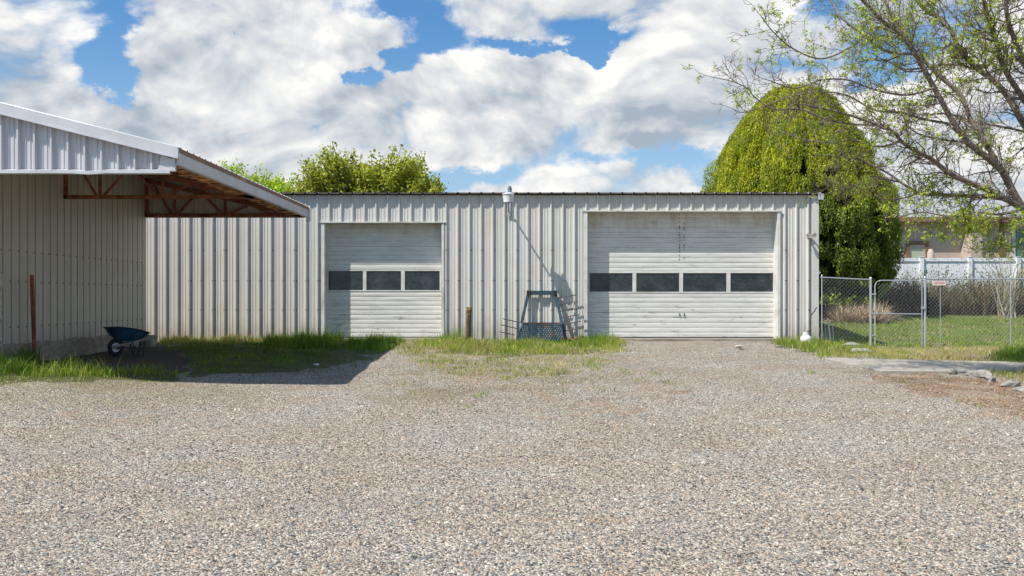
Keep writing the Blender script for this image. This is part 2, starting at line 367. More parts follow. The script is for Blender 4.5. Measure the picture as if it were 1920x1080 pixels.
def ground_fn(nt, b):
    p = nt.geo(); a1 = nt.node('ShaderNodeSeparateColor'); nt.put(a1.inputs[0], nt.attr('MaskA')); a2 = nt.node('ShaderNodeSeparateColor'); nt.put(a2.inputs[0], nt.attr('MaskB'))
    n8 = nt.noise(p, 9, 6, .65); n40 = nt.noise(p, 38, 4, .7)
    pj = nt.vm('ADD', p, nt.scale(nt.vm('SUBTRACT', nt.noise(p, 45, 2, .5, out='Color'), (.5, .5, .5)), (.012, .012, .0)))
    v1 = nt.vor(pj, 64, 'Color'); d1 = nt.vor(pj, 64, 'Distance'); s1 = nt.node('ShaderNodeSeparateColor'); nt.put(s1.inputs[0], v1)
    v2 = nt.vor(pj, 29, 'Color'); d2 = nt.vor(pj, 29, 'Distance'); s2 = nt.node('ShaderNodeSeparateColor'); nt.put(s2.inputs[0], v2)
    st = [(0, (.035, .035, .04)), (.12, (.062, .064, .064)), (.26, (.18, .17, .15)), (.44, (.30, .275, .23)), (.60, (.375, .30, .235)), (.74, (.43, .395, .33)), (.88, (.56, .52, .44)), (1, (.66, .62, .56))]
    c1 = nt.ramp(s1.outputs[0], st); c2 = nt.ramp(s2.outputs[0], st)
    big = nt.ss(s2.outputs[1], .80, .82)
    c = nt.mix(nt.m('MULTIPLY', big, nt.ss(d2, .42, .36)), c1, c2)
    c = nt.mix(nt.ss(nt.noise(p, 1.1, 5, .6), .35, .7), c, nt.mix(1., c, (1.04, .93, .84), 'MULTIPLY'))
    c = nt.mix(nt.m('MULTIPLY', nt.ss(nt.noise(p, 3.1, 8, .8), .55, .70), .45), c, (.17, .135, .10))
    c = nt.mix(nt.ss(nt.noise(p, .55, 6, .6), .35, .68, 0., .6), c, nt.mix(1., c, (.80, .77, .73), 'MULTIPLY'))
    pk = nt.m('MULTIPLY', nt.ss(nt.noise(nt.scale(p, (.55, 1.5, 1)), 1.3, 7, .7), .54, .66), nt.ss(s1.outputs[0], .15, .6, .2, .75))
    c = nt.mix(pk, c, nt.mix(n40, (.29, .24, .185), (.42, .36, .29)))
    edge = nt.m('MULTIPLY', nt.m('SUBTRACT', nt.m('ADD', nt.m('MULTIPLY', nt.noise(p, 5, 7, .75), .7), nt.m('MULTIPLY', n40, .3)), .5), 2.4)
    def mk(s, lo=.4, hi=.6): return nt.ss(nt.m('ADD', s, edge), lo, hi)
    sp_ = nt.ss(s1.outputs[2], .42, .5, .25, 1.); sp2 = nt.ss(s1.outputs[0], .50, .56, .20, 1.)
    dirt = nt.mix(n40, (.24, .14, .085), (.42, .29, .19)); c = nt.mix(nt.m('MULTIPLY', nt.m('MULTIPLY', mk(a1.outputs[2], .42, .8), sp_), .9), c, dirt)
    br = nt.mix(n40, (.11, .085, .055), (.28, .22, .14)); c = nt.mix(nt.m('MULTIPLY', nt.m('MULTIPLY', mk(a2.outputs[0], .4, .85), sp_), .85), c, br)
    stc = nt.mix(n40, (.22, .18, .095), (.38, .31, .18)); c = nt.mix(nt.m('MULTIPLY', nt.m('MULTIPLY', mk(a2.outputs[1], .35, .9), sp2), .85), c, stc)
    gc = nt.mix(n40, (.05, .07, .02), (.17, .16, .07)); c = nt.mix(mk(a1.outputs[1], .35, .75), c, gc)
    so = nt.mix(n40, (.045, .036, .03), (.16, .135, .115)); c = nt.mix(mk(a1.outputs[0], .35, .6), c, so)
    lw = nt.mix(n40, (.06, .10, .025), (.20, .22, .07)); c = nt.mix(mk(a2.outputs[2], .4, .6), c, lw)
    nt.put(b.inputs['Base Color'], c)
    h = nt.m('SUBTRACT', 1., nt.m('MULTIPLY', d1, 1.3)); h = nt.m('ADD', h, nt.m('MULTIPLY', big, nt.ss(d2, .42, .1, 0., 2.2)))
    bump(nt, b, h, .013, 1.)
M_GROUND = mat('gravel_and_soil', (.4, .37, .33), .95, 0, ground_fn, .2)
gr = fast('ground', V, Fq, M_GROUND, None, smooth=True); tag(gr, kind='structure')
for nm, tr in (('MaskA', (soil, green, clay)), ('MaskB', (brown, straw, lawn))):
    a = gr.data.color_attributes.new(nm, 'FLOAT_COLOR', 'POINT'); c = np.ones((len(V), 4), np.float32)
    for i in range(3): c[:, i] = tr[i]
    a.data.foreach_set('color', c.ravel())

# concrete path on the right
def slab(poly, top, th, name, m):
    mb = MB(); pts = [gp(x, y) for x, y in poly]; n = len(pts)
    mb.add([(x, y, z+top) for x, y, z in pts]+[(x, y, z-th) for x, y, z in pts],
           [tuple(range(n)), tuple(range(n, 2*n))[::-1]]+[(i, (i+1) % n, n+(i+1) % n, n+i) for i in range(n)])
    return mb.build(name, m)
def strip(topl, botl, top, th, name, m, sub=12):
    # a paved strip between two pixel polylines (far edge, near edge), following the ground
    mb = MB(); A = []; B = []
    def res(l):
        o = []
        for i in range(len(l)-1):
            for k in range(sub): t = k/sub; o.append((l[i][0]*(1-t)+l[i+1][0]*t, l[i][1]*(1-t)+l[i+1][1]*t))
        return o+[l[-1]]
    a = [gp(*q) for q in res(topl)]; b = [gp(*q) for q in res(botl)]; n = len(a); rows = 4; vs = []
    for i in range(n):
        vs.append((a[i][0], a[i][1], a[i][2]-th))
        for k in range(rows+1):
            t = k/rows; X = a[i][0]*(1-t)+b[i][0]*t; Y = a[i][1]*(1-t)+b[i][1]*t; vs.append((X, Y, float(G(X, Y))+top))
        vs.append((b[i][0], b[i][1], b[i][2]-th))
    w_ = rows+3; fs = [(i*w_+k, (i+1)*w_+k, (i+1)*w_+k+1, i*w_+k+1) for i in range(n-1) for k in range(w_-1)]
    fs += [tuple(range(w_)), tuple((n-1)*w_+k for k in range(w_))[::-1]]
    mb.add(vs, fs); return mb.build(name, m)
tag(strip([(1540, 673.5), (1640, 675), (1800, 679), (1920, 681), (2150, 684)], [(1548, 675.5), (1655, 699), (1800, 700), (1920, 697), (2150, 700)], .03, .12, 'path', M_PATH), kind='structure')

# ------------------------------------------------------------ ribbed sheet
PROF = [(0, 0), (.02, 1), (.05, 1), (.072, 0), (.135, 0), (.145, .16), (.158, .16), (.168, 0), (.215, 0), (.225, .16), (.238, .16), (.248, 0)]
PROF2 = [(0, 0), (.004, -1), (.046, -1), (.050, 0), (.15, 0), (.155, .06), (.165, .06), (.17, 0)]
def rib_line(u0, u1, pitch, phase, h, PROF=PROF):
    pts = []; k0 = math.floor((u0-phase)/pitch)-1; k1 = math.ceil((u1-phase)/pitch)+1
    s = pitch/.3018
    allp = [(phase+k*pitch+a*s, b*h) for k in range(k0, k1) for a, b in PROF]
    def val(u):
        for (a, b), (c, d) in zip(allp, allp[1:]):
            if a <= u <= c: return b+(d-b)*(u-a)/(c-a) if c > a else b
        return 0
    pts = [(u0, val(u0))]+[q for q in allp if u0+1e-4 < q[0] < u1-1e-4]+[(u1, val(u1))]
    return pts
def rib_wall(mb, u0, u1, z0, z1, place, pitch=.3018, phase=0., h=.05, nz=1, prof=PROF):
    # place(u, out, z) -> point; z0,z1 numbers or functions of u
    pl = rib_line(u0, u1, pitch, phase, h, prof); f0 = z0 if callable(z0) else (lambda u: z0); f1 = z1 if callable(z1) else (lambda u: z1)
    vs = []; fs = []
    for j in range(nz+1):
        for u, o in pl: vs.append(place(u, o, f0(u)+(f1(u)-f0(u))*j/nz))
    n = len(pl)
    for j in range(nz):
        for i in range(n-1): fs.append((j*n+i, j*n+i+1, (j+1)*n+i+1, (j+1)*n+i))
    mb.add(vs, fs)
def screws(mb, us, zs, place, r=.011, o=.0):
    for u in us:
        for z in zs:
            c = [place(u+r*math.cos(k*math.pi/3), o, z+r*math.sin(k*math.pi/3)) for k in range(6)]; d = [place(u+r*math.cos(k*math.pi/3), o+.008, z+r*math.sin(k*math.pi/3)) for k in range(6)]
            mb.add(c+d, [tuple(range(6, 12))]+[(k, (k+1) % 6, 6+(k+1) % 6, 6+k) for k in range(6)])

# ------------------------------------------------------------ main building
YW = 24.; s0 = F/YW
XL, XR = -11.5, pv(1533, YW); ZE = ph(366, YW)
B = empty('metal_garage', (0, YW, 0), 'long low ribbed metal garage with two overhead doors', 'building')
PH = (314.8-CX)/s0-.085
d1x0, d1x1, d1z = pv(609, YW), pv(828, YW), ph(418, YW)
d2x0, d2x1, d2z = pv(1101, YW), pv(1457, YW), ph(397, YW)
ZB = -.22
front = lambda u, o, z: (u, YW-o, z)
mb = MB()
for a, b, z in ((XL, d1x0, ZB), (d1x0, d1x1, d1z), (d1x1, d2x0, ZB), (d2x0, d2x1, d2z), (d2x1, XR, ZB)):
    rib_wall(mb, a, b, z, ZE+.02, front, phase=PH, nz=1)
YB = 30.; XRW = XR
mb.add([(XR, YW, ZB), (XR, YB, ZB), (XR, YB, ZE), (XR, 27, ZE+.24), (XR, YW, ZE)], [(0, 1, 2, 3, 4)])
mb.add([(XL, YW, ZB), (XL, YB, ZB), (XL, YB, ZE), (XL, 27, ZE+.24), (XL, YW, ZE)], [(0, 4, 3, 2, 1)])
mb.add([(XL, YB, ZB), (XR, YB, ZB), (XR, YB, ZE), (XL, YB, ZE)], [(0, 1, 2, 3)])
mb.build('wall', M_WALL, B)
# roof sheets: ribbed, slightly overhanging
mb = MB(); OV = .15
pl = rib_line(XL, XR+.06, .3018, PH+.01, .045)
vs = []; n = len(pl)
for Yq, zq in ((YW-OV, ZE-.01), (27, ZE+.24), (YB+.15, ZE-.01)): vs += [(u, Yq, zq+.03+o) for u, o in pl]
mb.add(vs, [(j*n+i, j*n+i+1, (j+1)*n+i+1, (j+1)*n+i) for j in range(2) for i in range(n-1)])
rf = mb.build('roof', M_ROOF, B); rf.modifiers.new('t', 'SOLIDIFY').thickness = .002
mb = MB(); mb.box(XL, XR+.03, YW-.05, YW+.02, ZE-.0, ZE+.065); mb.build('rib_end_shade', speckled('dark_rib_shade', (.035, .03, .027), (.10, .06, .04), 5, .9), B)  # dark strip paints in the shade of the open rib ends, with rusty flecks
mb = MB(); mb.box(XR-.03, XR+.10, YW-.17, YW-.14, ZE-.13, ZE+.02); mb.build('corner_flashing', M_WTRIM, B)
mb = MB(); mb.box(XR-.17, XR+.015, YW-.05, YW-.043, ZB, ZE-.005); mb.box(XR+.002, XR+.015, YW-.043, YW+.1, ZB, ZE-.005); mb.build('corner_trim', M_WALL, B)
# screws
mb = MB(); us = [PH+.3018*k+.035 for k in range(2, 60)]
us = [u for u in us if XL < u < XR-.1]
def free(u, z): return not ((d1x0-.1 < u < d1x1+.1 and z < d1z+.2) or (d2x0-.1 < u < d2x1+.1 and z < d2z+.2))
for z in (ph(469, YW), ph(526, YW), ph(581, YW)):
    k = 0
    for u in us:
        if not free(u, z): continue
        screws(mb, [u+.057], [z], front, o=.0, r=.014)
        if z < 1.6 or k % 3 == 0: screws(mb, [u], [z], front, o=.05, r=.012)
        k += 1
mb.build('screws', M_SCREW, B)['kind'] = 'stuff'
# reveals and trims
def opening(x0, x1, z, nm, yr=.35):
    mb = MB()
    mb.box(x0-.085, x0, YW-.055, YW-.045, ZB, z); mb.box(x0-.012, x0, YW-.045, YW+yr, ZB, z)
    mb.build('door_jamb', M_TRIM, B)
    mb = MB(); mb.box(x1, x1+.07, YW-.055, YW-.045, ZB, z); mb.box(x1, x1+.012, YW-.045, YW+yr, ZB, z)
    mb.build('door_jamb', M_TRIM, B)
    mb = MB(); mb.box(x0-.12, x1+.11, YW-.075, YW-.057, z, z+.03); mb.box(x0-.12, x1+.11, YW-.057, YW+yr, z+.002, z+.015)
    mb.build('door_header', M_TRIM, B)
opening(d1x0, d1x1, d1z, 'a'); opening(d2x0, d2x1, d2z, 'b')
YD = YW+.34; s1 = F/YD
def door(x0, x1, ztop, zbot, nsec, panes, wy0, wy1, label, handle=None):
    D = bpy.data.objects.new('overhead_door', None); COL.objects.link(D); D.parent = B; D['label'] = label
    mb = MB(); H = ztop-zbot; hs = H/nsec; pf = []
    z = zbot
    for k in range(nsec):
        pf += [(z, -.022), (z+.010, -.02), (z+.012, 0)]
        nr = 5
        for q in range(nr):
            a = z+.006+(hs-.012)*q/nr; e = (hs-.012)/nr
            if q: pf += [(a, -.013), (a+.009, -.013), (a+.013, 0)]
            pf += [(a+e*.45, .005), (a+e*.5, -.002), (a+e*.56, .004), (a+e-.005, .001)]
        z += hs
        pf += [(z-.006, 0), (z-.001, -.022)]
    wz0, wz1 = ph(wy1, YD), ph(wy0, YD)
    px0, px1 = pv(panes[0][0], YD)-.03, pv(panes[-1][1], YD)+.03
    n = len(pf)
    def sheet(a, b, lo, hi):
        q = [(zz, o) for zz, o in pf if lo < zz < hi]; q = [(lo, 0)]+q+[(hi, 0)]; m = len(q)
        vs = [(a, YD-o, zz) for zz, o in q]+[(b, YD-o, zz) for zz, o in q]
        mb.add(vs, [(i, i+1, m+i+1, m+i) for i in range(m-1)])
    sheet(x0, x1, zbot, wz0-.03); sheet(x0, x1, wz1+.03, ztop+.01); sheet(x0, px0, wz0-.03, wz1+.03); sheet(px1, x1, wz0-.03, wz1+.03)
    mb.build('door_panel', M_DOOR, D)
    fr = MB(); fr.box(px0, px1, YD-.012, YD+.02, wz1, wz1+.032); fr.box(px0, px1, YD-.012, YD+.02, wz0-.032, wz0)
    xs = [px0]+[v for a, b in panes for v in (pv(a, YD), pv(b, YD))]+[px1]
    for i in range(0, len(xs), 2): fr.box(xs[i], xs[i+1], YD-.010, YD+.02, wz0, wz1)
    fr.build('window_frame', M_TRIM, D)
    for a, b in panes:
        g = MB(); g.box(pv(a, YD)-.002, pv(b, YD)+.002, YD+.006, YD+.012, wz0-.002, wz1+.002); g.build('window_pane', M_GLASS, D)
    sl_ = MB(); sl_.box(x0+.01, x1-.01, YD-.02, YD+.01, zbot-.02, zbot+.015); sl_.build('bottom_seal', M_BLACK, D)
    return D
db = ph(633, YD)
door(d1x0, d1x1, d1z, db, 5, [(616, 680.5), (687, 752), (759, 824.5)], 508, 544, 'narrower overhead door with three window panes')
D2 = door(d2x0, d2x1, d2z, db, 5, [(1105.5, 1186), (1193, 1273.5), (1280.5, 1362), (1369.5, 1449.5)], 512, 547, 'wider overhead door with four window panes')
# rust marks of fasteners on the wide door and the lift handle
mb = MB(); rr = random.Random(3)
for x in (1274, 1282.5):
    for y in ([402, 409, 416, 424, 428, 436, 441, 447, 452, 459, 464, 471, 479, 486] if x < 1280 else [420, 426, 430, 444, 450, 461, 468, 484]):
        h = rr.uniform(1.5, 5); w_ = rr.uniform(.6, 1.5); c = P(x+rr.uniform(-.4, .4), y, YD)
        mb.box(c.x-w_/s1/2, c.x+w_/s1/2, YD-.010, YD-.004, c.z-h/s1/2, c.z+h/s1/2)
mb.build('rusted_fasteners', M_DARK, D2)
for x in (1274, 1282.5): c = P(x, 590, YD); mb = MB(); mb.box(c.x-.008, c.x+.008, YD-.03, YD-.004, c.z-.04, c.z+.04); mb.build('lift_handle', M_DARK, D2)
# concrete thresholds
mb = MB(); mb.box(d1x0-.05, d1x1+.05, YW-.12, YW+.6, ZB, ph(634.5, YW)); mb.build('door_threshold', M_CONC, B); mb = MB(); mb.box(d2x0-.05, d2x1+.05, YW-.12, YW+.6, ZB, ph(635, YW)); mb.build('door_threshold', M_CONC, B)

# ------------------------------------------------------------ barn lamp over the wall
L = empty('yard_lamp', P(955, 380, YW), 'white bucket-shaped yard lamp on a short arm above the roof edge of the garage', 'lamp')
YLh = YW-.92; c = P(953, 372, YLh)
mb = MB(); mb.lathe([(.118, -.10), (.142, .09)], c, 24); mb.lathe([(.112, -.10), (.136, .085)], c, 24); mb.build('lamp_shade', M_WHITE, L, smooth=True)
mb = MB(); mb.lathe([(.155, .088), (.157, .10), (.13, .125), (.075, .15), (.0, .155)], c, 24); mb.build('lamp_hood', mat('lamp_grey', (.45, .46, .48), .5), L, smooth=True)
mb = MB(); mb.lathe([(.052, .14), (.052, .23), (.058, .232), (.058, .25), (.042, .252), (.04, .30), (.02, .31), (0, .31)], c+Vector((.035, 0, 0)), 16); mb.build('photocell', mat('photocell_grey', (.16, .20, .22), .5), L, smooth=True)
mb = MB(); mb.tube([P(953.5, 396, YW-.05), P(953.5, 391, YW-.2), c+Vector((0, .2, -.16)), c+Vector((0, .05, .05))], .022, 8); mb.tube([c+Vector((0, 0, -.02)), c+Vector((.0, 0, -.13))], .035, 10)
mb.build('lamp_arm', mat('lamp_arm_grey', (.42, .42, .42), .5), L, smooth=True)
mb = MB(); p = P(954, 389, YW-.04); mb.box(p.x-.05, p.x+.05, YW-.055, YW-.038, p.z-.22, p.z+.12); mb.build('wall_bracket', M_GALV, L)

# twin flood light
c = P(1517, 441, YW-.09); L = empty('flood_light', c, 'small twin-headed security flood light near the right corner of the garage', 'light')
mb = MB(); mb.box(c.x-.06, c.x+.06, YW-.075, YW-.045, c.z-.05, c.z+.035); mb.build('mounting_plate', M_TRIM, L, bevel=.005)
for sx in (-.068, .068):
    mb = MB(); a = Vector((sx, -.11, .01)); d = Vector((sx*.8, -1, -.25)).normalized()
    mb.tube([c+Vector((sx*.4, .02, -.01)), c+Vector((sx*.8, -.04, 0)), c+a, c+a+d*.05, c+a+d*.09], [.014, .02, .03, .058, .062], 12)
    mb.build('lamp_head', speckled('aged_cream', (.62, .58, .48), (.35, .31, .25), 30, .6), L, smooth=True)
mb = MB(); mb.box(c.x-.02, c.x+.07, YW-.12, YW-.07, c.z-.075, c.z-.03); mb.build('motion_sensor', M_TRIM, L, bevel=.006)

# ------------------------------------------------------------ left building (open-ended shed)
YR_, YN = 21.4, 12.97
XE = -4.63; XS = -8.31; ZEV = 3.19; SL = .25
def roofz(X): return ZEV+SL*(XE-X)
A = empty('metal_shed', (XS, YR_, 0), 'open-sided metal shed with overhanging roof, left of the garage', 'building')
XFAR = -16.
side = lambda u, o, z: (XS+o, u, z)
mb = MB(); rib_wall(mb, 14.72, YR_, .335, lambda u: roofz(XS)-.05, side, pitch=.266, phase=14.75, h=.05, prof=PROF2)
mb.build('side_wall', M_SIDE, A)
mb = MB()
rib_wall(mb, XFAR, XS, .0, lambda u: roofz(u)-.05, lambda u, o, z: (u, 14.72-o, z), pitch=.266, phase=.1, h=.032)
mb.build('end_wall', M_SIDE, A)
mb = MB(); mb.add([(XFAR, YR_, 0), (XS, YR_, 0), (XS, YR_, roofz(XS)), (XFAR, YR_, roofz(XFAR))], [(0, 1, 2, 3)]); mb.build('rear_wall', M_SIDE, A)
mb = MB(); us = [14.75+.266*k-.03 for k in range(1, 25)]
for z in (1.92, 1.40, .63): screws(mb, us, [z], side, r=.013)
mb.build('screws', M_SCREW, A)['kind'] = 'stuff'
mb = MB()
vs = []
# stem wall with an irregular, chipped top
ys = np.linspace(14.72, YR_+.03, 40)
for y in ys:
    zt = .35+.012*math.sin(y*5)+.008*math.sin(y*17); vs += [(XS+.05, y, -.3), (XS+.05, y, zt-.03), (XS+.03, y, zt), (XS-.2, y, zt)]
mb.add(vs, [(i*4+k, (i+1)*4+k, (i+1)*4+k+1, i*4+k+1) for i in range(39) for k in range(3)]+[(0, 1, 2, 3), tuple(39*4+k for k in (3, 2, 1, 0))])
mb.box(XS-.19, XS+.23, YR_-.34, YR_+.02, -.3, .27); mb.build('stem_wall', M_CONC, A)
mb = MB(); mb.box(XFAR, XS+.048, 14.62, 14.82, -.3, .34); mb.build('footing', M_CONC, A)
# roof
mb = MB(); XRG = -19.
pl = rib_line(YN-.02, YR_+.05, .267, YN+.02, .034); n = len(pl)
vs = [(XE+.06, u, roofz(XE+.06)+.03+o) for u, o in pl]+[(XRG, u, roofz(XRG)+.03+o) for u, o in pl]+[(XRG-14, u, roofz(XRG)-3.5+.03+o) for u, o in pl]
mb.add(vs, [(j*n+i, j*n+i+1, (j+1)*n+i+1, (j+1)*n+i) for j in range(2) for i in range(n-1)]); mb.build('roof_sheet', M_ROOF, A)
mb = MB(); mb.add([(XE+.05, YN, roofz(XE)-.004), (XE+.05, YR_+.04, roofz(XE)-.004), (XRG, YR_+.04, roofz(XRG)-.004), (XRG, YN, roofz(XRG)-.004)], [(0, 1, 2, 3)])
mb.add([(XE+.06, YN, roofz(XE+.06)+.045), (XE+.06, YR_+.04, roofz(XE+.06)+.045), (XE+.06, YR_+.04, roofz(XE+.06)-.02), (XE+.06, YN, roofz(XE+.06)-.02)], [(0, 1, 2, 3)])
mb.build('roof_underside', M_ROOFU, A)
# eave board (white) along the right eave
mb = MB(); mb.box(XE+.015, XE+.05, YN, YR_+.02, ZEV-.19, ZEV-.006); mb.box(XE-.02, XE+.05, YN, YR_+.02, ZEV-.205, ZEV-.192); mb.build('eave_board', M_WTRIM, A)
mb = MB(); mb.box(XE+.0, XE+.09, YR_+.021, YR_+.06, ZEV-.30, ZEV+.06); mb.build('eave_end_cap', M_TRIM, A)
# peeling ceiling strip just under the eave
mb = MB(); pr = random.Random(5)
for k in range(64):
    y0 = YN+.1+k*(YR_-YN-.2)/64; w_ = (YR_-YN)/64*.96; dz = pr.uniform(0, .03)
    mb.box(XE-.42+pr.uniform(-.05, .05), XE-.03, y0, y0+w_, ZEV+.02-.16-dz, ZEV-.12-dz+.02)
mb.build('peeling_soffit', M_PEEL, A)
# purlins
mb = MB()
for X in (-5.1, -6.0, -6.9, -7.9):
    z = roofz(X)-.01; mb.box(X-.035, X+.035, YN+.12, YR_-.02, z-.17, z-.015)
mb.build('purlins', M_RUST, A)
# front gable
YG = YN+.06; ZG = ph(322, YG)
mb = MB(); rib_wall(mb, -18., pv(303, YG), ZG+.0, lambda u: roofz(u)-.10, lambda u, o, z: (u, YG-o, z), pitch=.234, phase=pv(1.5, YG), h=.06)
mb.add([(XE-.03, YG+.01, ZG), (-18, YG+.01, ZG), (-18, YG+.01, roofz(-18)), (XE-.03, YG+.01, roofz(XE))], [(0, 1, 2, 3)])
mb.build('gable_panel', M_GABLE, A)
mb = MB()
for a, b, t in ((-18., XE+.055, 0),):
    mb.add([(a, YG-.12, roofz(a)-.10), (b, YG-.12, roofz(b)-.10), (b, YG-.12, roofz(b)+.05), (a, YG-.12, roofz(a)+.05),
            (a, YG+.0, roofz(a)-.10), (b, YG+.0, roofz(b)-.10), (b, YG+.02, roofz(b)+.055), (a, YG+.02, roofz(a)+.055)],
           [(0, 1, 2, 3), (3, 2, 6, 7), (0, 4, 5, 1), (1, 5, 6, 2)])
    mb.add([(a, YG-.13, roofz(a)-.115), (b, YG-.13, roofz(b)-.115), (b, YG-.13, roofz(b)-.09), (a, YG-.13, roofz(a)-.09),
            (a, YG-.10, roofz(a)-.115), (b, YG-.10, roofz(b)-.115), (b, YG-.10, roofz(b)-.09), (a, YG-.10, roofz(a)-.09)],
           [(0, 1, 2, 3), (3, 2, 6, 7), (0, 4, 5, 1), (1, 5, 6, 2)])
mb.build('rake_trim', M_WTRIM, A)
mb = MB(); xs = np.linspace(-18, pv(322, YG), 60); vs = []
for x in xs:
    sag = -.022*math.exp(-((x-pv(165, YG))/.12)**2)
    vs += [(x, YG-.02, ZG+.03+sag), (x, YG-.075, ZG+.015+sag), (x, YG-.075, ZG-.03+sag), (x, YG+.02, ZG-.035)]
mb.add(vs, [(i*4+k, (i+1)*4+k, (i+1)*4+k+1, i*4+k+1) for i in range(59) for k in range(3)]); mb.build('bottom_trim', M_WTRIM, A)
mb = MB(); mb.add([(pv(300, YG), YG-.06, ZG+.02), (pv(321, YG), YG-.06, ZG+.02), (pv(321, YG), YG-.06, ph(298, YG)), (pv(306, YG), YG-.06, ph(290, YG)),
                   (pv(297, YG), YG-.02, ZG+.02), (pv(303, YG), YG-.02, ph(289, YG))], [(0, 1, 2, 3), (4, 0, 3, 5)])
mb.box(pv(321, YG)+.002, XE+.0, YG-.068, YG-.02, ZG-.0, roofz(XE)-.116); mb.build('corner_box', M_WTRIM, A)
mb = MB(); a_ = Vector((pv(223, YG), YG-.03, ph(268, YG))); mb.tube([a_, a_+Vector((.02, 0, .14))], .005, 5); mb.build('wire_stub', M_DARK, A)
# rear gable seen from inside
mb = MB(); rib_wall(mb, XS-3, XE-.02, 2.97, lambda u: roofz(u)-.02, lambda u, o, z: (u, YR_+.02-o, z), pitch=.242, phase=.05, h=.02)
mb.build('rear_gable_panel', M_SIDE, A)
# trusses
def truss(Y, x_end):
    mb = MB(); ZT = 2.985; t = .05
    mb.bar((XS, Y, ZT+.035), (x_end, Y, ZT+.035), .07, .07)
    mb.bar((XS, Y+.0, roofz(XS)-.28), (XE-.1, Y, roofz(XE-.1)-.20), .07, .09)
    top = lambda X: roofz(X)-.26
    mb.bar((XS+.03, Y, ZT), (XS+.03, Y, top(XS)), .06, .07)
    N = [-7.92, -6.80, -5.66]
    N = [pv(x, YR_) for x in (329, 424, 516)]
    st = N[1]-N[0]
    for X in N:
        if top(X) > ZT+.1: mb.bar((X, Y, ZT+.03), (X, Y, top(X)), .045, .05, (0, 1, 0))
        for d in (-1, 1):
            XX_ = X+d*st*.45
            if XX_ < XE-.15 and top(XX_) > ZT+.1: mb.bar((X+d*.06, Y, ZT+.05), (XX_, Y, top(XX_)), .04, .045, (0, 1, 0))
    mb.build('truss', M_RUST, A)
truss(17.43, pv(480, 17.43)); truss(YR_-.06, XE-.04); truss(YN+.35, XE-.25)

# ------------------------------------------------------------ instances of small stuff
# wheelbarrow
wx, wy = -7.58, 18.0; gz = float(G(wx, wy))
WB = empty('wheelbarrow', (wx, wy, gz), 'blue wheelbarrow with wooden handles parked in the shade by the shed wall', 'wheelbarrow')
fi = R(33); RZ = Matrix.Rotation(fi, 3, 'Z'); O = Vector((wx, wy, gz))
def T(x, y, z): return O+RZ @ Vector((x*.80, y*.85, z*.93))
def wheel(mb_t, mb_r):
    n, m = 28, 10; vs = []
    for i in range(n):
        a = 2*math.pi*i/n
        for j in range(m):
            b_ = 2*math.pi*j/m; r = .142+.048*math.cos(b_); vs.append(T(r*math.cos(a), .05*math.sin(b_), .19+r*math.sin(a)))
    mb_t.add(vs, [(i*m+j, ((i+1) % n)*m+j, ((i+1) % n)*m+(j+1) % m, i*m+(j+1) % m) for i in range(n) for j in range(m)])
    vs = []; prof = [(.1, .035), (.102, .02), (.085, .012), (.04, .025), (.02, .03), (.0, .03)]
    for sgn in (-1, 1):
        k = len(mb_r.v); q = []
        for r, yy in prof:
            for i in range(20): a = 2*math.pi*i/20; q.append(T(r*math.cos(a), sgn*yy, .19+r*math.sin(a)))
        mb_r.add(q, [(p_*20+i, p_*20+(i+1) % 20, (p_+1)*20+(i+1) % 20, (p_+1)*20+i) for p_ in range(5) for i in range(20)])
a_, b_ = MB(), MB(); wheel(a_, b_); wh = a_.build('wheel', M_BLACK, WB, smooth=True); b_.build('rim', M_TANKW, wh, smooth=True)
mb = MB(); n = 32; rings = []
def tubring(ax0, ax1, hw, zf, k=2.6):
    out = []
    for i in range(n):
        t = 2*math.pi*i/n; c_, s_ = math.cos(t), math.sin(t)
        ex = (abs(c_)**(2/k))*(1 if c_ > 0 else -1); ey = (abs(s_)**(2/k))*(1 if s_ > 0 else -1)
        x = (ax0+ax1)/2+(ax1-ax0)/2*ex; out.append((x, hw*ey, zf(x)))
    return out
rim = tubring(-.26, .76, .33, lambda x: .60-.13*max(0, (x-.1)/.66)**1.6+.0*x)
mid = tubring(-.14, .64, .27, lambda x: .44-.07*max(0, (x-.1)/.66))
bot = tubring(.03, .50, .17, lambda x: .325-.03*max(0, (x-.1)/.66))
rimo = [(x*1.02-.0, y*1.05, z+.004) for x, y, z in rim]
vs = [T(*q) for r_ in (rimo, rim, mid, bot) for q in r_]
fs = [(r_*n+i, r_*n+(i+1) % n, (r_+1)*n+(i+1) % n, (r_+1)*n+i) for r_ in range(3) for i in range(n)]+[tuple(3*n+i for i in range(n))]
mb.add(vs, fs); tub = mb.build('tub', speckled('blue_tub_paint', (.016, .062, .10), (.03, .095, .135), 5, .4, 0, c3=(.015, .05, .09)), WB, smooth=True)
md = tub.modifiers.new('thick', 'SOLIDIFY'); md.thickness = .006
mb = MB(); mb.tube([T(*q) for q in rimo+[rimo[0]]], .011, 6, cap=False); mb.build('tub_rim', M_DARK, tub)
for sy in (-1, 1):
    mb = MB(); mb.bar(T(-.10, sy*.10, .20), T(.90, sy*.25, .40), .04, .045); mb.build('handle', speckled('grey_wood', (.34, .29, .23), (.22, .18, .14), 12, .85), WB, bevel=.004)
    mb = MB(); mb.bar(T(.34, sy*.18, .30), T(.46, sy*.22, .0), .028, .028); mb.bar(T(.62, sy*.19, .33), T(.57, sy*.23, .0), .028, .028)
    mb.bar(T(.40, sy*.20, .15), T(.60, sy*.20, .15), .022, .03); mb.bar(T(.42, sy*.225, .01), T(.61, sy*.23, .01), .03, .02); mb.build('leg', M_DARK, WB)
mb = MB(); mb.bar(T(0, -.13, .19), T(0, .13, .19), .02, .02); mb.bar(T(.02, -.09, .17), T(.5, -.20, .17), .03, .035); mb.bar(T(.02, .09, .17), T(.5, .20, .17), .03, .035)
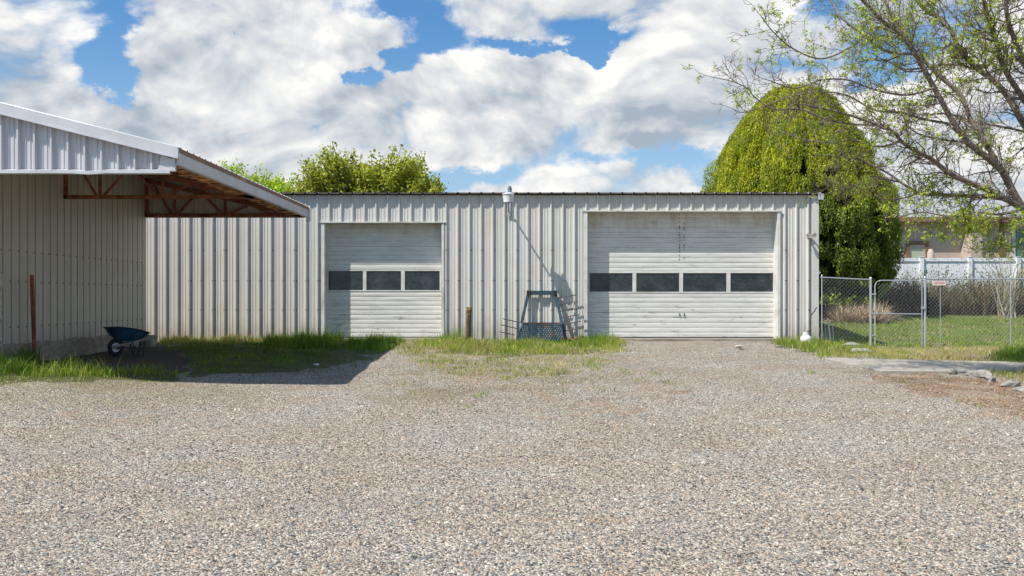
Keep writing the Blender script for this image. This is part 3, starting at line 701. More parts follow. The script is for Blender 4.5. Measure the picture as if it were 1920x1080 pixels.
mb.bar(T(-.13, -.11, .2), T(-.13, .11, .2), .03, .04); mb.build('undercarriage', M_DARK, WB)
for sy in (-1, 1): mb = MB(); mb.bar(T(.1, sy*.13, .24), T(-.02, sy*.2, .42), .02, .02); mb.build('tub_brace', M_DARK, WB)

# rusty stake by the shed
a = P(65.5, 669, 15.9); tp = P(59.5, 515, 15.85)
mb = MB(); mb.bar(a-Vector((0, 0, .1)), tp, .055, .045); tag(mb.build('steel_stake', M_RUST), 'thin rusty steel stake standing upright before the shed wall', 'stake')
# short wooden piece at far left edge
a = P(1.5, 690, 15.0); mb = MB(); mb.bar(P(1, 541, a.y), P(1.5, 515, a.y), .06, .03); mb.bar(a-Vector((0, 0, .1)), P(1, 541, a.y), .035, .03)
tag(mb.build('wooden_stake', speckled('weathered_post', (.42, .30, .22), (.6, .55, .47), 12, .85)), 'pale wooden-topped stake at the left edge before the shed wall', 'stake')

# yellow capped pipe bollard
a = Vector(gp(877.5, 638)); a.y = min(a.y, 23.5); a = Vector((pv(877.5, 23.4), 23.4, float(G(pv(877.5, 23.4), 23.4))))
BO = empty('pipe_post', a, 'short rusty pipe post with peeling yellow top between the two garage doors', 'post')
mb = MB(); mb.tube([a-Vector((0, 0, .1)), P(879, 589, 23.4)], .062, 16); mb.build('pipe', speckled('dark_rusty_pipe', (.045, .03, .02), (.14, .09, .05), 22, .9, 0, .008, c3=(.20, .15, .06)), BO, smooth=True)
mb = MB(); mb.tube([P(879, 590, 23.4), P(879.5, 576, 23.4)], .068, 16); mb.build('yellow_cap', speckled('peeling_yellow_paint', (.50, .36, .09), (.10, .065, .03), 16, .85, 0, .006, lo=.42, hi=.52), BO, smooth=True)

# blue truck-rack frame with mesh basket and rebar
YT, YBq = YW-.10, YW-.38
fr0 = Vector((pv(1015, YBq), YBq, float(G(pv(1015, YBq), YBq))))
FR = empty('steel_rack', fr0, 'blue steel rack with mesh basket leaning against the garage wall', 'rack')
M_BLUE = speckled('faded_blue_paint', (.018, .042, .065), (.04, .08, .11), 9, .5, 0, c3=(.12, .07, .05))
M_ROT0 = speckled('dark_rust', (.05, .025, .018), (.12, .06, .04), 14, .9)
q1, q2, q3, q4 = P(991, 549, YT), P(1041, 549, YT), P(978, 606, YBq+.15), P(1054, 606, YBq+.15)
mb = MB(); mb.bar(q1+Vector((-.03, 0, 0)), q2+Vector((.03, 0, 0)), .06, .11); mb.build('top_bar', M_BLUE, FR, bevel=.006)
mb = MB(); mb.bar(q1+Vector((0, 0, .02)), q3, .075, .05, (0, 1, 0)); mb.build('upright', M_BLUE, FR)
mb = MB(); mb.bar(q2+Vector((0, 0, .02)), P(1059, 630, YBq+.06), .075, .05, (0, 1, 0)); mb.build('upright', M_BLUE, FR)
mb = MB(); mb.bar(q3, q4, .05, .035); mb.build('cross_bar', M_ROT0, FR)
for cc in (q1, q2):
    mb = MB(); mb.box(cc.x-.05, cc.x+.05, cc.y-.07, cc.y-.052, cc.z-.05, cc.z+.06); mb.build('gusset', M_DARK, FR)
# expanded-metal basket: front, left, right faces made of a diamond lattice
mb = MB()
def lattice(A_, B_, C_, D_, nu, nv, r=.006):
    def at(u, v): return (A_*(1-u)+B_*u)*(1-v)+(D_*(1-u)+C_*u)*v
    for j in range(nv):
        for i in range(nu):
            o = .5 if j % 2 else 0
            for du in (-.5, .5):
                u0, u1 = (i+o)/nu, (i+o+du)/nu
                if 0 <= u0 <= 1 and 0 <= u1 <= 1: mb.bar(at(u0, j/nv), at(u1, (j+1)/nv), r*2.0, r*2)
FT = YBq-.30
a1, a2, a3, a4 = P(981, 608, FT+.12), P(1052, 609, FT+.12), P(1058, 641, FT), P(966, 641, FT)
lattice(a1, a2, a3, a4, 18, 9, .012); lattice(q3, a1, a4, P(970, 640, YBq+.2), 5, 9, .012); lattice(a2, q4, P(1062, 641, YBq+.2), a3, 5, 9, .012)
mb.build('mesh_basket', M_BLUE, FR)
mb = MB(); mb.bar(a1, a2, .03, .03); mb.bar(q3, a1, .035, .03); mb.bar(a2, q4, .035, .03); mb.bar(a3, a2, .03, .03); mb.bar(a4, a1, .03, .03)
mb.bar(P(1052, 606, YBq+.1), P(1063, 641, YBq-.1), .07, .05, (0, 1, 0)); mb.build('basket_frame', M_BLUE, FR)
for i, (x0, y0, x1, y1) in enumerate([(943, 597.5, 975, 605), (940, 609, 969, 616), (937, 622, 965, 628)]):
    mb = MB(); mb.tube([P(x0, y0, YBq), P(x1, y1, YBq+.1)], .014, 6); mb.build('rod', M_RUST2 if False else speckled('brown_rebar', (.075, .055, .045), (.13, .10, .085), 20, .8), FR)
for i, (x0, y0, x1, y1) in enumerate([(1046, 558.5, 1081, 552.5), (1049, 571, 1083, 565), (1051, 583.5, 1086, 577.5), (1054, 596, 1087, 589.5), (1057, 608, 1090, 602), (1059, 620.5, 1092, 614.5)]):
    mb = MB(); mb.tube([P(x0, y0, YT-.03-i*.03), P(x1, y1, YT-.03-i*.03)], .014, 6); mb.build('rod', MATS['brown_rebar'], FR)

# debris pile right of the rack
def rock(c, r, sq=(1, 1, .6), seed=1, name='rock', m=None, parent=None, label=None, cat=None, grp=None):
    bm = bmesh.new(); bmesh.ops.create_icosphere(bm, subdivisions=2, radius=1); q = random.Random(seed)
    for v in bm.verts:
        k = r*(1+q.uniform(-.22, .22)); v.co = Vector((v.co.x*sq[0], v.co.y*sq[1], v.co.z*sq[2]))*k
    bm.transform(Matrix.Rotation(q.uniform(0, 3), 4, 'Z')); bm.transform(Matrix.Translation(Vector(c)))
    me = bpy.data.meshes.new(name); bm.to_mesh(me); bm.free(); me.materials.append(m); o = bpy.data.objects.new(name, me); COL.objects.link(o)
    tag(o, label, cat, grp); return o
M_ROT = speckled('rotten_wood', (.13, .07, .045), (.30, .19, .13), 25, .95, 0, .01)
mb = MB(); q = random.Random(9)
for k in range(16):
    c = P(q.uniform(1066, 1084), 634, 23.45+q.uniform(-.12, .12)); c.z = float(G(c.x, c.y))+q.uniform(.02, .13)
    mb.box(-q.uniform(.04, .12), q.uniform(.04, .12), -.03, .03, -.02, .02, Matrix.Rotation(q.uniform(0, 3), 3, 'Z') @ Matrix.Rotation(q.uniform(-.5, .5), 3, 'Y'), c)
tag(mb.build('wood_debris', M_ROT), 'small heap of broken brown wood in the grass beside the steel rack', 'debris')
# two flat stones on the gravel before the wide door
x, y, z = gp(1385, 652)
rock((x, y, z+.035), .12, (1.1, .5, .22), 4, 'flat_stone', speckled('pale_stone', (.50, .45, .36), (.36, .31, .25), 14, .9), None, 'pale flat stone on the gravel before the wide door', 'stone')
x, y, z = gp(1391, 656); mb = MB(); mb.box(x-.075, x+.075, y-.05, y+.05, z-.01, z+.045); tag(mb.build('brick_piece', speckled('brick_piece_mat', (.40, .36, .29), (.07, .05, .04), 9, .9), bevel=.006), 'small dark-ended brick piece lying just in front of the flat stone', 'brick')
# paper litter in the shade
x, y, z = gp(594, 685.5); rock((x, y, z+.02), .05, (1.2, .7, .35), 8, 'crumpled_paper', mat('paper', (.82, .84, .86), .8), None, 'crumpled white paper on the shaded gravel', 'litter')
# white propane cylinder with hose
x, Yp = pv(1511, 23.3), 23.3; z = float(G(x, Yp)); zt = ph(628, Yp)
PT = empty('gas_cylinder', (x, Yp, z), 'squat white gas cylinder in the grass at the right corner of the garage', 'cylinder')
mb = MB(); mb.lathe([(0, zt-z), (.08, zt-z-.005), (.125, zt-z-.05), (.135, zt-z-.09), (.135, .03), (.10, 0)], (x, Yp, z), 24); mb.build('tank', M_WHITE, PT, smooth=True)
mb = MB(); mb.lathe([(.075, zt-z-.01), (.075, zt-z+.07), (.069, zt-z+.07), (.069, zt-z-.01)], (x, Yp, z), 16); mb.build('collar', M_WHITE, PT, smooth=True)
mb = MB(); mb.tube([(x+.03, Yp, zt), (x+.03, Yp, zt+.05)], .022, 8); mb.build('valve', M_DARK, PT)
mb = MB(); mb.tube([P(1514, 622, Yp), P(1519, 620, Yp+.1), P(1519.5, 600, Yp+.33), P(1521, 590, Yp+.36), P(1527, 584, Yp+.34), P(1531, 576, Yp+.36)], .013, 6)
tag(mb.build('hose', M_BLACK), 'black hose running up the garage corner above the gas cylinder', 'hose')
# white stakes leaning behind the fence
for i, (x0, y0, x1, y1, r_) in enumerate([(1534, 606, 1541, 640, .007), (1540, 604, 1546, 640, .008), (1546, 604, 1550, 640, .008), (1552.5, 603, 1557.5, 640, .022), (1560.5, 606, 1563.5, 638, .009)]):
    mb = MB(); mb.tube([P(x0, y0, 24.6), P(x1, y1+3, 24.45)], r_, 8)
    lb = ['thin white rod nearest the garage corner, leaning behind the chain-link fence', 'thin white rod, second from the garage corner behind the chain-link fence', 'thin white rod immediately left of the thick white pipe behind the fence',
          'thick white pipe leaning among thin rods behind the chain-link fence', 'thin white rod right of the thick white pipe behind the fence'][i]
    tag(mb.build('white_rod' if i != 3 else 'white_pipe', M_WHITE), lb, 'rod' if i != 3 else 'pipe', 'white rods leaning behind the fence')
# broken pale concrete curbs lying in the grass
for i, (x, y, l, r_, rot_) in enumerate([(1598, 653, .32, .09, -.2), (1612, 662, .22, .07, -.3)]):
    X, Y, Z = gp(x, y); lb = ['pale concrete chunk half hidden in grass left of the gate', 'smaller pale concrete chunk in grass just before the path corner'][i]
    rock((X, Y, Z+.05), .16 if i == 0 else .11, (2.2, .7, .5), 20+i, 'concrete_chunk', speckled('pale_chunk', (.38, .36, .33), (.25, .235, .21), 12, .9, 0, .01), None, lb, 'concrete chunk')
for i, (x, y, r_, sq) in enumerate([(1787, 701, .10, (1.7, .6, .6)), (1836, 708, .15, (1.5, .8, .75)), (1857, 716, .10, (1.5, .7, .7)), (1896, 725, .11, (2.2, .6, .6)), (1932, 736, .12, (1.9, .6, .6))]):
    X, Y, Z = gp(x, y)
    lb = ['low pale curb stone nearest the concrete path edge', 'largest rounded pale rock beside the orange bark patch', 'pale rock touching the front of the largest curb rock',
          'long low white curb stone near the right picture edge', 'pale curb stone cut by the right picture edge'][i]
    rock((X, Y, Z+.03), r_, sq, 30+i, 'border_rock', speckled('border_rock_mat', (.36, .335, .30), (.20, .18, .16), 10, .9, 0, .015), None, lb, 'rock', 'pale rocks edging the gravel by the path')

# ------------------------------------------------------------ chain-link fence and gate
YF = 23.85
def link(mb, x0, x1, z0f, z1f, Y, d=.10, r=.0019):
    def clip(xa, sgn):
        pts = []
        H = 2.4
        # wire x = xa + sgn*(z - zb)
        zb = -.3; zs = np.linspace(0, H, 49)
        seg = [(xa+sgn*t, zb+t) for t in zs]
        seg = [(x, z) for x, z in seg if x0 <= x <= x1 and z0f(x) <= z <= z1f(x)]
        if len(seg) > 1: mb.tube([(seg[0][0], Y+.004*sgn, seg[0][1]), (seg[-1][0], Y+.004*sgn, seg[-1][1])], r, 3, cap=False)
    x = x0-2.6
    while x < x1+2.6:
        clip(x, 1); clip(x+d/2, -1); x += d
def fence(x0, x1, yt0, yt1, yb0, yb1, posts, label, wires=True):
    zt = lambda X: ph(yt0, YF)+(ph(yt1, YF)-ph(yt0, YF))*(X-x0)/(x1-x0); zb = lambda X: ph(yb0, YF)+(ph(yb1, YF)-ph(yb0, YF))*(X-x0)/(x1-x0)
    E = empty('chain_link_fence', (x0, YF, zb(x0)), label, 'fence', 'chain-link fence beside the garage')
    mb = MB(); mb.tube([(x0, YF, zt(x0)), (x1, YF, zt(x1))], .017, 8); mb.build('top_rail', M_GALV, E, smooth=True)
    mb = MB(); link(mb, x0+.01, x1-.01, zb, zt, YF-.02); mb.build('wire_mesh', M_WIRE, E)
    for X, r_ in posts:
        mb = MB(); mb.tube([(X, YF, zb(X)-.12), (X, YF, zt(X)+.02)], r_, 10); mb.lathe([(r_+.005, 0), (r_+.005, .03), (r_*.5, .055), (0, .06)], (X, YF, zt(X)+.015), 10); mb.build('post', M_GALV, E, smooth=True)
    return E
xg0, xg1 = pv(1636, YF), pv(1733, YF)
fence(XR+.03, xg0-.03, 520, 524.5, 640, 648, [(XR+.06, .015), (xg0-.05, .032)], 'short chain-link fence section between garage corner and gate')
fence(xg1+.03, 17.5, 523, 522, 655, 651, [(xg1+.02, .032), (pv(1763, YF)+.0, .010), (pv(1895, YF), .016), (pv(2075, YF), .024)], 'long chain-link fence section right of the gate')
GT = empty('chain_link_gate', (xg0, YF, ph(650, YF)), 'chain-link gate with rounded pipe frame and middle rail', 'gate')
gx0, gx1 = pv(1640, YF), pv(1728, YF); zt, zb_ = ph(526, YF), ph(650, YF); zb2 = ph(654, YF)
mb = MB(); rr_ = .13
mb.tube([(gx0, YF-.02, zb_), (gx0, YF-.02, zt-rr_), (gx0+.04, YF-.02, zt-.04), (gx0+rr_, YF-.02, zt), (gx1-rr_, YF-.02, zt), (gx1-.04, YF-.02, zt-.04), (gx1, YF-.02, zt-rr_), (gx1, YF-.02, zb2), (gx0, YF-.02, zb_)], .016, 8)
mb.tube([(gx0, YF-.02, ph(588, YF)), (gx1, YF-.02, ph(589, YF))], .015, 8); mb.build('gate_frame', M_GALV, GT, smooth=True)
mb = MB(); link(mb, gx0+.02, gx1-.02, lambda X: zb_-.02, lambda X: zt-.02, YF-.03); mb.build('wire_mesh', M_WIRE, GT)
for z in (zb_+.3, zt-.35, zb_+.85):
    mb = MB(); mb.box(gx0-.07, gx0+.025, YF-.045, YF+.0, z-.02, z+.02); mb.build('hinge', M_GALV, GT)
mb = MB(); mb.box(gx1-.02, gx1+.08, YF-.05, YF-.0, ph(577, YF)-.03, ph(577, YF)+.03); mb.build('latch', M_GALV, GT)
# small faded sign on the fence
SG = P(1761, 531, YF-.035); sg = empty('fence_sign', SG, 'small faded pink and white sign wired to the chain-link fence', 'sign')
mb = MB(); mb.box(SG.x-.17, SG.x+.17, SG.y-.003, SG.y+.003, SG.z-.055, SG.z+.055); mb.build('sign_board', speckled('faded_sign', (.72, .50, .46), (.78, .66, .62), 16, .6), sg)
mb = MB(); q = random.Random(2)
for k in range(14): x = SG.x-.14+k*.021; mb.box(x, x+.013, SG.y-.0065, SG.y-.0035, SG.z-.012+q.uniform(-.006, .004), SG.z+.02)
mb.build('faded_print', mat('faded_red', (.50, .20, .18), .6), sg)

# ------------------------------------------------------------ white vinyl fence
YV = 38.; sv = F/YV
VF = empty('vinyl_fence', (pv(1727, YV), YV, .8), 'white vinyl privacy fence behind the dry hedge', 'fence')
M_VINYL = mat('white_vinyl', (.74, .75, .76), .45)
zt, zb3 = ph(484, YV), .7
mb = MB(); u = pv(1540, YV); ue = pv(2300, YV)
prof = []
while u < ue:
    prof += [(u, 0), (u+.004, .006), (u+.14, .006), (u+.144, 0)]; u += .15
n = len(prof); mb.add([(a, YV-b, zb3) for a, b in prof]+[(a, YV-b, zt-.1) for a, b in prof], [(i, i+1, n+i+1, n+i) for i in range(n-1)]); mb.build('panel_boards', M_VINYL, VF)
mb = MB(); mb.box(pv(1540, YV), ue, YV-.045, YV+.03, zt-.14, zt); mb.build('top_rail', M_VINYL, VF, bevel=.008)
for k in range(-2, 6):
    X = pv(1727+k*90.5, YV); mb = MB(); mb.box(X-.075, X+.075, YV-.1, YV+.05, zb3, zt+.03); mb.box(X-.088, X+.088, YV-.11, YV+.06, zt+.032, zt+.045)
    mb.add([(X-.095, YV-.12, zt+.047), (X+.095, YV-.12, zt+.047), (X+.095, YV+.07, zt+.047), (X-.095, YV+.07, zt+.047), (X, YV-.025, zt+.065)], [(0, 1, 4), (1, 2, 4), (2, 3, 4), (3, 0, 4)]); mb.build('post', M_VINYL, VF)
# ------------------------------------------------------------ neighbour house
YH = 44.; sh = F/YH
HS = empty('stucco_house', (pv(1800, YH), YH, .9), 'tan stucco house with grey shingle roof behind the white fence', 'house')
M_STUC = speckled('stucco', (.50, .395, .335), (.44, .34, .285), 20, .95, 0, .004)
M_BROWN = speckled('brown_trim', (.17, .085, .055), (.24, .13, .09), 8, .8)
M_SHIN = speckled('grey_shingles', (.34, .34, .36), (.24, .24, .26), 5, .9, 0, .01, stretch=(1, 1, 4))
ze = ph(408, YH); xh0, xh1 = pv(1668, YH), pv(2400, YH)
mb = MB(); mb.box(xh0, xh1, YH, YH+9, .8, ze); mb.build('wall', M_STUC, HS)
mb = MB(); e = .55; zf = ze-.02; zr = ph(358, YH+4.5)
pts = [(xh0-e, YH-e, zf), (xh1+e, YH-e, zf), (xh1+e, YH+9+e, zf), (xh0-e, YH+9+e, zf), (xh0+4.2, YH+4.5, zr), (xh1-4, YH+4.5, zr)]
mb.add(pts, [(0, 1, 5, 4), (1, 2, 5), (2, 3, 4, 5), (3, 0, 4)]); mb.build('roof', M_SHIN, HS)
mb = MB(); mb.box(xh0-e+.002, xh1+e, YH-e-.02, YH-e+.02, zf-.22, zf-.004); mb.box(xh0-e, xh1+e, YH-e+.02, YH, zf-.2, zf-.17); mb.build('eave_trim', M_BROWN, HS)
c = P(1719, 480, YH)
wn = MB(); wn.box(c.x-.52, c.x-.38, YH-.1, YH+.02, 2.0, ph(458, YH)); wn.box(c.x+.38, c.x+.52, YH-.1, YH+.02, 2.0, ph(458, YH)); wn.box(c.x-.52, c.x+.52, YH-.12, YH+.02, ph(458, YH), ph(452, YH)); wf = wn.build('window', M_BROWN, HS)
mb = MB(); mb.box(c.x-.36, c.x+.36, YH-.03, YH-.01, 2.0, ph(462, YH)); mb.build('pane', mat('curtained_glass', (.42, .44, .34), .3), wf)
mb = MB(); mb.box(c.x-.40, c.x-.30, YH-.06, YH-.032, 2.0, ph(459, YH)); mb.box(c.x+.30, c.x+.40, YH-.06, YH-.032, 2.0, ph(459, YH)); mb.box(c.x-.30, c.x+.30, YH-.06, YH-.032, ph(465, YH), ph(459, YH)); mb.build('frame', M_STUC, wf)
for x in (1685, 1745):
    mb = MB(); mb.tube([P(x, 500, YH-.3), P(x, 475, YH-.3), P(x, 468, YH-.25)], [.16, .16, .1], 12); mb.build('half_column', M_STUC, HS, smooth=True)
mb = MB(); x0 = pv(1800, YH); mb.prism([(pv(1795, YH), 1.2), (pv(1826, YH), 1.2), (pv(1821, YH), ph(440, YH)), (pv(1804, YH), ph(440, YH))], YH-1.0, YH); mb.build('buttress', M_STUC, HS)
mb = MB(); mb.prism([(pv(1826, YH), 1.2), (pv(1845, YH), 1.2), (pv(1826, YH), ph(450, YH))], YH-.8, YH-.1); mb.build('buttress', M_STUC, HS)
mb = MB(); mb.box(pv(1874, YH), pv(1880, YH), YH-.12, YH+.02, 1, ze-.2); mb.build('downspout', M_BROWN, HS)
mb = MB(); mb.box(pv(1902, YH), pv(1990, YH), YH-.05, YH-.0, 2.1, ph(430, YH)); mb.build('large_window', mat('teal_window', (.07, .16, .15), .3), HS)
mb = MB(); mb.box(pv(1897, YH), pv(1902, YH), YH-.1, YH+.0, 1, ph(425, YH)); mb.build('window_trim', M_TRIM, HS)

# ------------------------------------------------------------ foliage generators
def leaves(C, N, size, col, jit=.25, asp=.5, up=.0):
    # C centres, N preferred normals -> diamond leaves
    n = len(C); a = rng.normal(size=(n, 3)); a /= np.linalg.norm(a, axis=1)[:, None]
    d = a+up*np.array([0, 0, 1.]); d /= np.linalg.norm(d, axis=1)[:, None]
    nn = N+rng.normal(size=(n, 3))*.7; s = np.cross(d, nn); s /= (np.linalg.norm(s, axis=1)[:, None]+1e-9)
    L_ = (size*rng.uniform(.6, 1.3, n))[:, None]; Wd = L_*asp
    nn2 = np.cross(s, d)
    v = np.stack([C-d*L_*.5, C+s*Wd*.5+nn2*L_*.08, C+d*L_*.5, C-s*Wd*.5+nn2*L_*.08], 1).reshape(-1, 3)
    f = np.arange(4*n).reshape(n, 4)
    c = np.clip(col*(1+rng.normal(size=(n, 1))*jit)+rng.normal(size=(n, 3))*.006, .004, 1); return v, f, np.repeat(c, 4, 0)
class Acc:
    def __init__(s): s.v = []; s.f = []; s.c = []; s.n = 0
    def add(s, v, f, c): s.v.append(v); s.f.append(f+s.n); s.c.append(c); s.n += len(v)
    def build(s, name, m, parent=None): return fast(name, np.concatenate(s.v), np.concatenate(s.f), m, np.concatenate(s.c), parent)
# --- big arborvitae behind the garage
TX, TY = 10.25, 33.2; tz = float(G(TX, TY))
AV = empty('arborvitae', (TX, TY, tz), 'huge dome-shaped evergreen behind the right end of the garage', 'tree')
ac = Acc(); ST = F/TY
def silh(z):   # left and right half widths from the photo silhouette
    y = CY-(z-CZ)*ST
    xl = np.interp(y, [164, 172, 190, 225, 290, 320, 355, 420, 520, 600], [1475, 1445, 1422, 1390, 1346, 1330, 1318, 1316, 1330, 1420])
    xr = np.interp(y, [164, 172, 190, 225, 270, 320, 400, 480, 525, 560, 600], [1490, 1530, 1560, 1582, 1612, 1645, 1674, 1684, 1665, 1600, 1570])
    return (xl-CX)/ST, (xr-CX)/ST
n = 310000; zt_ = ph(168, TY); Z = rng.uniform(0, 1, n)**.8*(zt_-.3)+.3; th = rng.uniform(0, 2*math.pi, n)
xl, xr = silh(Z); cxx = (xl+xr)/2; hw = (xr-xl)/2
lp = np.abs(np.sin(th*4.5+.7+.35*np.sin(Z*.55+th)))
lob = 1.075-.20*(1-lp)**1.6*np.minimum(1, hw/1.2) - .22*np.clip(vnoise(th*5.2+3, Z*.9, 1, 41)-.45, 0, 1) - .075*vnoise(th*17, Z*1.7, 1, 42) - .035*np.abs(np.sin(Z*1.9+np.floor(th*4.5/np.pi)*2.))
rad = hw*lob*(1-np.abs(rng.normal(0, .05, n))-.14*(rng.random(n) < .3)*rng.random(n))
Cn = np.stack([cxx+rad*np.cos(th), TY+rad*np.sin(th)*.95, Z+rng.normal(0, .05, n)], 1)
keep = (Cn[:, 1] < TY+.6) | (rng.random(n) < .3); keep &= ~((Z < 1.9) & (rng.random(n) < .6))
keep &= vnoise(th*9, Z*2.1, 1., 4) > .16
keep &= ~((Cn[:, 0] < 8.6) & (Z < 4) & (rng.random(n) < .8))
Cn = Cn[keep]; thk = th[keep]; Zk = Z[keep]; N_ = np.stack([np.cos(thk), np.sin(thk), np.full(len(thk), .35)], 1)
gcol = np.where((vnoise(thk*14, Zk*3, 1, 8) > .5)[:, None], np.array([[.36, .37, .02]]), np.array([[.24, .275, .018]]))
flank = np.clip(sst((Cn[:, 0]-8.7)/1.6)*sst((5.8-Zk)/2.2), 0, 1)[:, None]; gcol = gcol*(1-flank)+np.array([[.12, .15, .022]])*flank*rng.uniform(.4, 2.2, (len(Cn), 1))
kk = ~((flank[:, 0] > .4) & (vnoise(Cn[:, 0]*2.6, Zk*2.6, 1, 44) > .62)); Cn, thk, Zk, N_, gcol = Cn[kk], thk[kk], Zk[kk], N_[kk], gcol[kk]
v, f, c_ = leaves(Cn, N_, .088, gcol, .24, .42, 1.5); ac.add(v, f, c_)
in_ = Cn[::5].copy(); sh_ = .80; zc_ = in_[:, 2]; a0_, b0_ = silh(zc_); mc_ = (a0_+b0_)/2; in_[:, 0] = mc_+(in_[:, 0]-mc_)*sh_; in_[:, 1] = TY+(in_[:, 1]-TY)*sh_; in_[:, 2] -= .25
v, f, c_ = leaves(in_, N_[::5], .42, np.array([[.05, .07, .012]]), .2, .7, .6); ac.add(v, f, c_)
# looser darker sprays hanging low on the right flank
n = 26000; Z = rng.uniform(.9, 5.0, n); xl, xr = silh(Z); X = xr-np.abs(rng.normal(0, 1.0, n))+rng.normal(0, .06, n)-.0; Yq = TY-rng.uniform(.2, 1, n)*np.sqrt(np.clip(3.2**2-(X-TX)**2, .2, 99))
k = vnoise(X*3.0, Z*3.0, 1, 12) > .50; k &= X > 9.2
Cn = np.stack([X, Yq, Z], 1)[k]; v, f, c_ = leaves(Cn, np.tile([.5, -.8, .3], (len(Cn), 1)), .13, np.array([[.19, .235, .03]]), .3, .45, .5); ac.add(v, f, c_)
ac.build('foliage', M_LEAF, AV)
mb = MB(); q = random.Random(4)
for k in range(9):
    a0 = q.uniform(0, 6.3); b0 = Vector((TX+.3*math.cos(a0), TY+.3*math.sin(a0), tz-.1)); e0 = Vector((TX+1.6*math.cos(a0), TY+1.6*math.sin(a0), tz+q.uniform(3, 5)))
    mb.tube([b0, b0.lerp(e0, .4)+Vector((0, 0, .4)), e0], [.13, .09, .03], 7)
mb.build('trunk', M_BARK2, AV)
# --- leafy trees over the roof
def roundtree(name, cx, cy, top, Yt, hw_px, label, col, nb, leafsz, seed, prof=None, dens=1):
    q = np.random.default_rng(seed); sc = F/Yt; X0 = pv(cx, Yt); gz = float(G(X0, Yt))
    E = empty(name, (X0, Yt, gz), label, 'tree'); zt = ph(top, Yt); hw = hw_px/sc; zc = (zt+2.6)/2; hz = (zt-2.6)/2
    ac = Acc(); mb = MB(); tr = []
    mb.tube([(X0, Yt, gz-.2), (X0+.1, Yt, 1.6), (X0, Yt, 3)], [.28, .22, .18], 8)
    for i in range(nb):
        a = q.uniform(0, 6.283); u = q.uniform(-.45, 1); rr0 = math.sqrt(max(0, 1-abs(u)**3))*q.uniform(.5, 1.03)
        tip = np.array([X0+hw*rr0*math.cos(a), Yt+hw*.8*rr0*math.sin(a), zc+hz*u*q.uniform(.70, .90)])
        if u > .1 and q.random() < .5: tip[2] += hz*q.uniform(.05, .42)*(1-.45*rr0)
        if prof:
            pxx = q.uniform(prof[0][0], prof[-1][0]); tip[0] = pv(pxx, Yt); tip[1] = Yt+q.uniform(-1, 1)*hw*.7
            tp_ = ph(np.interp(pxx, [a for a, b in prof], [b for a, b in prof]), Yt); tip[2] = tp_-abs(q.normal(0, 1.))*1.1-.32+(q.uniform(.15, .75) if q.random() < .22 else 0)
        base = np.array([X0+(tip[0]-X0)*.25, Yt+(tip[1]-Yt)*.25, 2.6+(tip[2]-2.6)*.35])
        mb.tube([(X0, Yt, 2.3), tuple(base), tuple(tip)], [.09, .05, .008], 4, cap=False)
        m = int(90*dens); t = q.uniform(.35, 1, m)**.6; C = base+(tip-base)*t[:, None]; spr = (.38*(1.05-t)+.09)
        C = C+q.normal(size=(m, 3))*spr[:, None]*np.array([1, 1, 1.1])
        cc = np.array([col])*q.uniform(.75, 1.25)
        v, f, c_ = leaves(C, np.tile([0, 0, 1.], (m, 1)), leafsz, cc, .2, .75, 0.); ac.add(v, f, c_)
    ac.build('foliage', M_LEAF, E); mb.build('trunk', M_BARK2, E); return E
roundtree('broadleaf_tree', 690, 0, 284, 42., 148, 'olive-green broadleaf tree with upright shoots above the garage roof', (.32, .335, .055), 560, .15, 21, prof=[(545, 348), (575, 322), (600, 292), (622, 286), (645, 284), (668, 296), (705, 302), (725, 292), (750, 300), (775, 292), (800, 312), (825, 332), (842, 352)])
roundtree('broadleaf_tree', 480, 0, 312, 50., 92, 'bright yellow-green tree between the shed eave and the olive-green tree', (.34, .44, .035), 320, .14, 22, prof=[(405, 330), (425, 314), (450, 316), (478, 324), (505, 314), (520, 316), (540, 336), (575, 345)])
roundtree('broadleaf_tree', 815, 0, 346, 42., 24, 'smallest leafy crown at the right side of the olive-green tree', (.15, .18, .04), 40, .16, 23, dens=.6)

# --- honey locust on the right
LX, LY = 10.0, 15.9; lz = float(G(LX, LY))
LO = empty('locust_tree', (LX, LY, lz), 'spreading locust tree with sparse new leaves at the right edge', 'tree')
TV = []; TF = []; tn = 0
def ttube(pts, r0, r1, n=4):
    global tn
    pts = np.asarray(pts); m = len(pts); d = np.gradient(pts, axis=0); d /= (np.linalg.norm(d, axis=1)[:, None]+1e-9)
    ref = np.array([0.1, 1, .05]); x = np.cross(d, ref); x /= (np.linalg.norm(x, axis=1)[:, None]+1e-9); y = np.cross(x, d)
    r = np.linspace(r0, r1, m)[:, None, None]; a = np.arange(n)*2*math.pi/n
    ring = pts[:, None]+(x[:, None]*np.cos(a)[None, :, None]+y[:, None]*np.sin(a)[None, :, None])*r
    TV.append(ring.reshape(-1, 3)); i = np.arange(m-1)[:, None]*n; j = np.arange(n)[None]; j2 = (j+1) % n
    TF.append(np.stack([i+j, i+j2, i+j2+n, i+j+n], -1).reshape(-1, 4)+tn); tn += m*n
def smooth(pts, k=6):
    pts = np.array(pts, float); out = []
    for i in range(len(pts)-1):
        p0, p1, p2, p3 = pts[max(i-1, 0)], pts[i], pts[i+1], pts[min(i+2, len(pts)-1)]
        for t in np.arange(k)/k: out.append(.5*((2*p1)+(-p0+p2)*t+(2*p0-5*p1+4*p2-p3)*t*t+(-p0+3*p1-3*p2+p3)*t**3))
    out.append(pts[-1]); return np.array(out)
lr = np.random.default_rng(11); LC = []; LS = []
